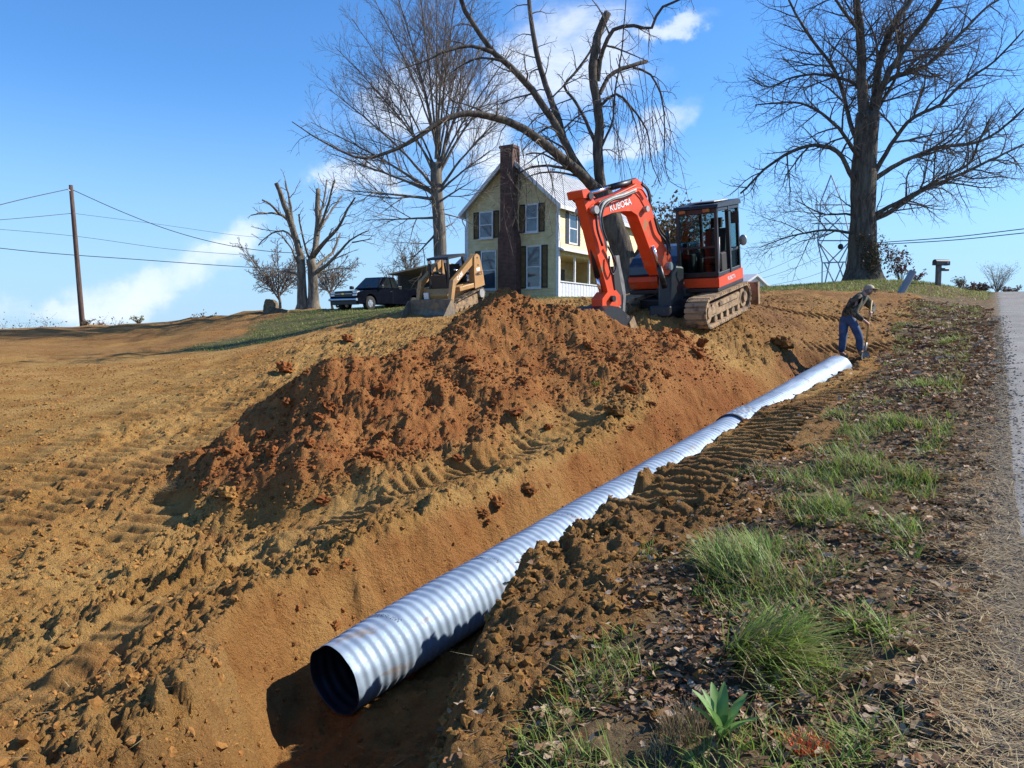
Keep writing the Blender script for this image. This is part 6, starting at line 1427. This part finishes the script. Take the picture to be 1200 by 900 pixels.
for s in (-1, 1):
    for x in (1.80, -1.78):
        t_ = MB().lathe([(.20,-.12),(.34,-.125),(.375,-.10),(.375,.10),(.34,.125),(.20,.12)], 32, Matrix.Translation((x, s*.82, .375)) @ Matrix.Rotation(R(90),4,'X')).build('tyre', M_TYRE, None)
        t_.parent = trk; t_.name = 'wheel'
        rm = MB(); rm.wheel((x, s*.84, .375), .235, .16, 28)
        for k in range(6):
            a = k*math.pi/3; rm.box((x+.13*math.cos(a), s*.925, .375+.13*math.sin(a)), (.22,.02,.05), (0,-a,0))
        rm.wheel((x, s*.93, .375), .06, .03, 14)
        rm.build('rim', M_ALLOY, t_)
    MB().box2((2.56,s*.62,.86),(2.80,s*.90,.99)).build('headlight', M_HL, trk, .02); MB().box2((2.62,s*.62,.74),(2.815,s*.90,.84)).build('indicator', M_HL, trk, .01)
    MB().box2((1.0,s*.93,1.16),(1.14,s*1.16,1.34)).build('mirror', M_BLK, trk, .03); MB().box2((.05,s*.952,.45),(.06,s*.956,1.10)).build('door_gap', M_BLK, trk)
    MB().box2((.12,s*.95,1.0),(.30,s*.975,1.03)).build('door_handle', M_BLK, trk)
MB().box2((2.74,-.60,.70),(2.81,.60,.99)).build('grille', M_BLK, trk, .01); MB().box2((2.812,-.60,.845),(2.83,.60,.865)).build('grille_bar', M_ALLOY, trk)
em = MB(); em.box2((2.832,-.10,.83),(2.845,.10,.875)); em.box2((2.833,-.045,.815),(2.846,.045,.89)); em.build('emblem', M_GOLD, trk)
mb = MB(); mb.prism([(2.70,.50),(2.90,.50),(2.93,.55),(2.90,.62),(2.72,.62)], -.95, .95); mb.build('bumper', M_ALLOY, trk, .02)
MB().box2((2.60,-.9,.30),(2.84,.9,.50)).build('air_dam', M_BLK, trk, .02)
# ------------------------------------------------------------------ the man with the shovel
def camo():
    m, nt, b = nodes('camouflage_cloth'); P = nd(nt, 'ShaderNodeTexCoord').outputs['Object']
    a = noise(nt, P, 9, 3, .5, .6); c2 = noise(nt, P, 17, 3, .5, .4)
    c = mixc(nt, ramp(nt, a, .48, .52), (.045,.040,.028), (.10,.085,.05)); c = mixc(nt, ramp(nt, c2, .56, .60), c, (.018,.016,.013)); c = mixc(nt, ramp(nt, noise(nt, P, 24, 2), .62, .66), c, (.17,.15,.10))
    L(nt, c, b.inputs['Base Color']); b.inputs['Roughness'].default_value = .9; return m
M_SKIN = pmat('weathered_skin', (.42,.22,.15), .1, 9, .55); M_CAMO = camo(); M_JEAN = pmat('blue_denim', (.04,.078,.165), .35, 5, .85, dirt=(.16,.13,.11), dirt_amt=.12); M_BOOT = pmat('muddy_boots', (.17,.12,.07), .3, 9, .9); M_CAP = pmat('tan_cap', (.38,.31,.22), .25, 12, .85); M_HAIR = pmat('grey_hair', (.16,.14,.12), .2, 20, .8)
Y0m = 16.5
def J(px, py, dy=0.0): return at(px, py, Y0m + dy)
foot0 = J(1011, 417, -.15); dzm = g1(foot0.x, foot0.y) - foot0.z
mo_ = J(996, 417); mo_.z = g1(mo_.x, mo_.y)
man = empty('person', mo_, 'man in camouflage jacket, jeans and tan cap bending over a shovel at the pipe end', 'person')
def K(*a): return J(*a) + Vector((0, 0, dzm)) - mo_
joints = dict(pelvis=K(993,371), spine=K(999,360,-.03), chest=K(1006,347.5,-.06), neck=K(1012.5,344.5,-.08), skull=K(1016.5,341.5,-.10), face=K(1021,341,-.12), crown=K(1019.5,337,-.10),
    hipa=K(989,375,.06), kneea=K(988,395,-.04), anka=K(986,413,.05), toea=K(991,417,-.12), hipb=K(998,376,-.10), kneeb=K(1007,394,-.2), ankb=K(1008,411.5,-.12), toeb=K(1014,416.5,-.26),
    sha=K(1004.5,352,-.26), ela=K(1001,368,-.38), wra=K(1013,376,-.46), shb=K(1012,350,.14), elb=K(1024,361,.10), wrb=K(1020.5,367,-.24))
def skin(name, chain, rad, mat, parent, sub=2):
    names = list(rad); vi = {n: i for i, n in enumerate(names)}
    me = bpy.data.meshes.new(name); me.from_pydata([joints[n][:] for n in names], [(vi[a], vi[b]) for a, b in chain], [])
    o = link(name, me); md = o.modifiers.new('skin', 'SKIN'); md.use_smooth_shade = True
    for n in names:
        r = rad[n]; r = (r, r) if not isinstance(r, tuple) else r
        sv = me.skin_vertices[0].data[vi[n]]; sv.radius = r; sv.use_root = (n == names[0])
    s = o.modifiers.new('sub', 'SUBSURF'); s.levels = sub; s.render_levels = sub
    dg = bpy.context.evaluated_depsgraph_get(); dg.update(); m2 = bpy.data.meshes.new_from_object(o.evaluated_get(dg)); bpy.data.objects.remove(o)
    m2.materials.clear(); m2.materials.append(mat); m2.polygons.foreach_set('use_smooth', [True]*len(m2.polygons))
    return link(name, m2, parent)
joints['armtip_a'] = joints['wra'] + (joints['wra'] - joints['ela']).normalized() * .05; joints['armtip_b'] = joints['wrb'] + (joints['wrb'] - joints['elb']).normalized() * .05
legs = [('pelvis','hipa'),('hipa','kneea'),('kneea','anka'),('pelvis','hipb'),('hipb','kneeb'),('kneeb','ankb')]
arms = [('chest','sha'),('sha','ela'),('ela','wra'),('chest','shb'),('shb','elb'),('elb','wrb')]
tor = [('pelvis','spine'),('spine','chest')]
body = skin('body', tor + [('chest','neck'),('neck','skull'),('skull','face'),('skull','crown')] + legs + [('anka','toea'),('ankb','toeb')] + arms + [('wra','armtip_a'),('wrb','armtip_b')],
    dict(pelvis=.115, spine=.11, chest=.10, neck=.058, skull=.088, face=.070, crown=.075, hipa=.08, kneea=.055, anka=.038, toea=.035, hipb=.08, kneeb=.055, ankb=.038, toeb=.035, sha=.028, ela=.042, wra=.03, armtip_a=.03, shb=.028, elb=.042, wrb=.03, armtip_b=.03), M_SKIN, man)
jt = dict(joints); hem = joints['pelvis'] + (joints['spine'] - joints['pelvis']) * .05; joints['hem'] = joints['pelvis'] - (joints['spine'] - joints['pelvis']).normalized() * .06
joints['cuffa'] = joints['ela'] + (joints['wra'] - joints['ela']) * .92; joints['cuffb'] = joints['elb'] + (joints['wrb'] - joints['elb']) * .92; joints['collar'] = joints['chest'] + (joints['neck'] - joints['chest']) * .8
skin('jacket', [('spine','hem'),('spine','chest'),('chest','collar'),('chest','sha'),('sha','ela'),('ela','cuffa'),('chest','shb'),('shb','elb'),('elb','cuffb')],
    dict(spine=(.165,.15), hem=(.17,.155), chest=(.20,.18), collar=.085, sha=.12, ela=.075, cuffa=.055, shb=.12, elb=.075, cuffb=.055), M_CAMO, man)
joints['hema'] = joints['kneea'] + (joints['anka'] - joints['kneea']) * 1.0; joints['hemb'] = joints['kneeb'] + (joints['ankb'] - joints['kneeb']) * 1.0
joints['belt'] = joints['pelvis'] + (joints['spine'] - joints['pelvis']) * .35
skin('jeans', [('belt','pelvis'),('pelvis','hipa'),('hipa','kneea'),('kneea','hema'),('pelvis','hipb'),('hipb','kneeb'),('kneeb','hemb')], dict(belt=(.135,.125), pelvis=(.15,.14), hipa=.115, kneea=.085, hema=.075, hipb=.115, kneeb=.085, hemb=.075), M_JEAN, man)
for s in 'ab':
    a, t = joints['ank'+s], joints['toe'+s]; joints['top'] = a + Vector((0,0,.08)); joints['heel'] = Vector((a.x, a.y, t.z + .03)); joints['tip'] = t + (t - a).normalized() * .06 * Vector((1,1,0)).length * .7
    skin('boot', [('heel','top'),('heel','tip')], dict(heel=(.058,.05), top=.058, tip=(.05,.042)), M_BOOT, man)
# head: face, hair, cap
sk, fc, cr = joints['skull'], joints['face'], joints['crown']; fd_ = (fc - sk).normalized(); upv = (cr - sk); upv = (upv - fd_ * upv.dot(fd_)).normalized(); sdv = fd_.cross(upv)
hc_ = sk + fd_ * .035 + upv * .01
HMx = Matrix.Translation(hc_) @ Matrix((fd_, -sdv, upv)).transposed().to_4x4()
mb = MB(HMx); mb.ball((.115,0,-.03), (.022,.015,.025), 10, 8); mb.ball((.095,0,-.085), (.02,.03,.008), 10, 6)
for y in (-.035, .035): mb.ball((.098,y,.005), (.010,.014,.009), 8, 6)
for y in (-.092, .092): mb.ball((.0,y,-.02), (.022,.010,.034), 10, 8)
mb.build('face', M_SKIN, man)
mb = MB(HMx); mb.ball((-.025,0,-.005), (.092,.092,.085), 18, 12); mb.build('hair', M_HAIR, man)
mb = MB(HMx); prof = [(.108,.02),(.110,.05),(.098,.09),(.065,.12),(.02,.133),(.0005,.134)]; mb.lathe(prof, 22)
vs = []; 
for k in range(11):
    a = -1.15 + 2.3*k/10; vs += [(.10*math.cos(a), .10*math.sin(a), .035), (.10*math.cos(a)+.085*math.cos(a*.55), .10*math.sin(a)*1.02, .015), (.10*math.cos(a), .10*math.sin(a), .027), (.10*math.cos(a)+.085*math.cos(a*.55), .10*math.sin(a)*1.02, .007)]
mb.add(vs, [(4*k,4*k+1,4*k+5,4*k+4) for k in range(10)] + [(4*k+2,4*k+6,4*k+7,4*k+3) for k in range(10)] + [(4*k+1,4*k+3,4*k+7,4*k+5) for k in range(10)], True)
mb.build('cap', M_CAP, man)
# shovel
s0 = K(1021.5,352,-.25) + mo_; s1 = K(1012.5,411,-.32) + mo_; s1.z = g1(s1.x, s1.y) - .06
sv = empty('shovel', s0, 'long handled shovel with a wooden shaft held upright by the bending man', 'shovel'); ax = (s1 - s0); ln = ax.length; ax.normalize()
MB().tube([(0,0,0), tuple(ax * ln * .70)], [.019,.020], 12).build('shaft', pmat('yellow_wood_shaft', (.50,.30,.10), .2, 6, .6, stretch=(4,4,.6)), sv)
MB().tube([tuple(ax * ln * .68), tuple(ax * ln * .84)], [.024,.021], 12).build('socket', M_GRY, sv)
bxv = ax.cross(Vector((.3,-1,0))).normalized(); byv = bxv.cross(ax); mb = MB(); rows = []
for t, w in ((.82,.03),(.84,.085),(.90,.105),(.96,.085),(1.0,.012)):
    rows += [ax*ln*t + bxv*(w*k/2) + byv*(.035*(abs(k)/2)**2 - .0) for k in (-2,-1,0,1,2)]
vs = [r for r in rows] + [r - byv*.006 for r in rows]; fs = []
for i in range(4):
    for j in range(4): q = (5*i+j,5*i+j+1,5*i+j+6,5*i+j+5); fs += [q, tuple(25+k for k in q[::-1])]
mb.add(vs, fs, True); mb.build('blade', M_GRY, sv)
# hands closed round the shaft
def hand(wrist, prev, name):
    w_ = joints[wrist] + mo_; t = max(.08, min(.6, ((w_ - s0).dot(ax) + .03) / ln)); c = s0 + ax * ln * t
    u = (w_ - c); u = (u - ax * u.dot(ax)).normalized(); v = ax.cross(u); mb = MB(Matrix.Translation(-mo_))
    palm = c + u * .042
    mb.tube([w_, w_ + (palm - w_) * .5, palm, palm + v * .012], [.028,.033,.036,.022], 12)
    for k in range(4):
        o = ax * ((k - 1.5) * .021); L_ = (1.0, 1.1, 1.05, .85)[k]; P = [palm + o - u * .004]
        for a in np.linspace(.15, 3.3 * L_, 6): P.append(c + o + (u * math.cos(a) + v * math.sin(a)) * .030)
        mb.tube(P, [.012,.0115,.011,.0105,.010,.0095,.007], 8)
    P = [palm - ax * .03] + [c - ax * .035 + (u * math.cos(a) - v * math.sin(a)) * .032 for a in np.linspace(.4, 2.2, 4)]
    mb.tube(P, [.015,.014,.013,.012,.008], 8); mb.build('hand', M_SKIN, man)
hand('wra', 'ela', 'hand'); hand('wrb', 'elb', 'hand')
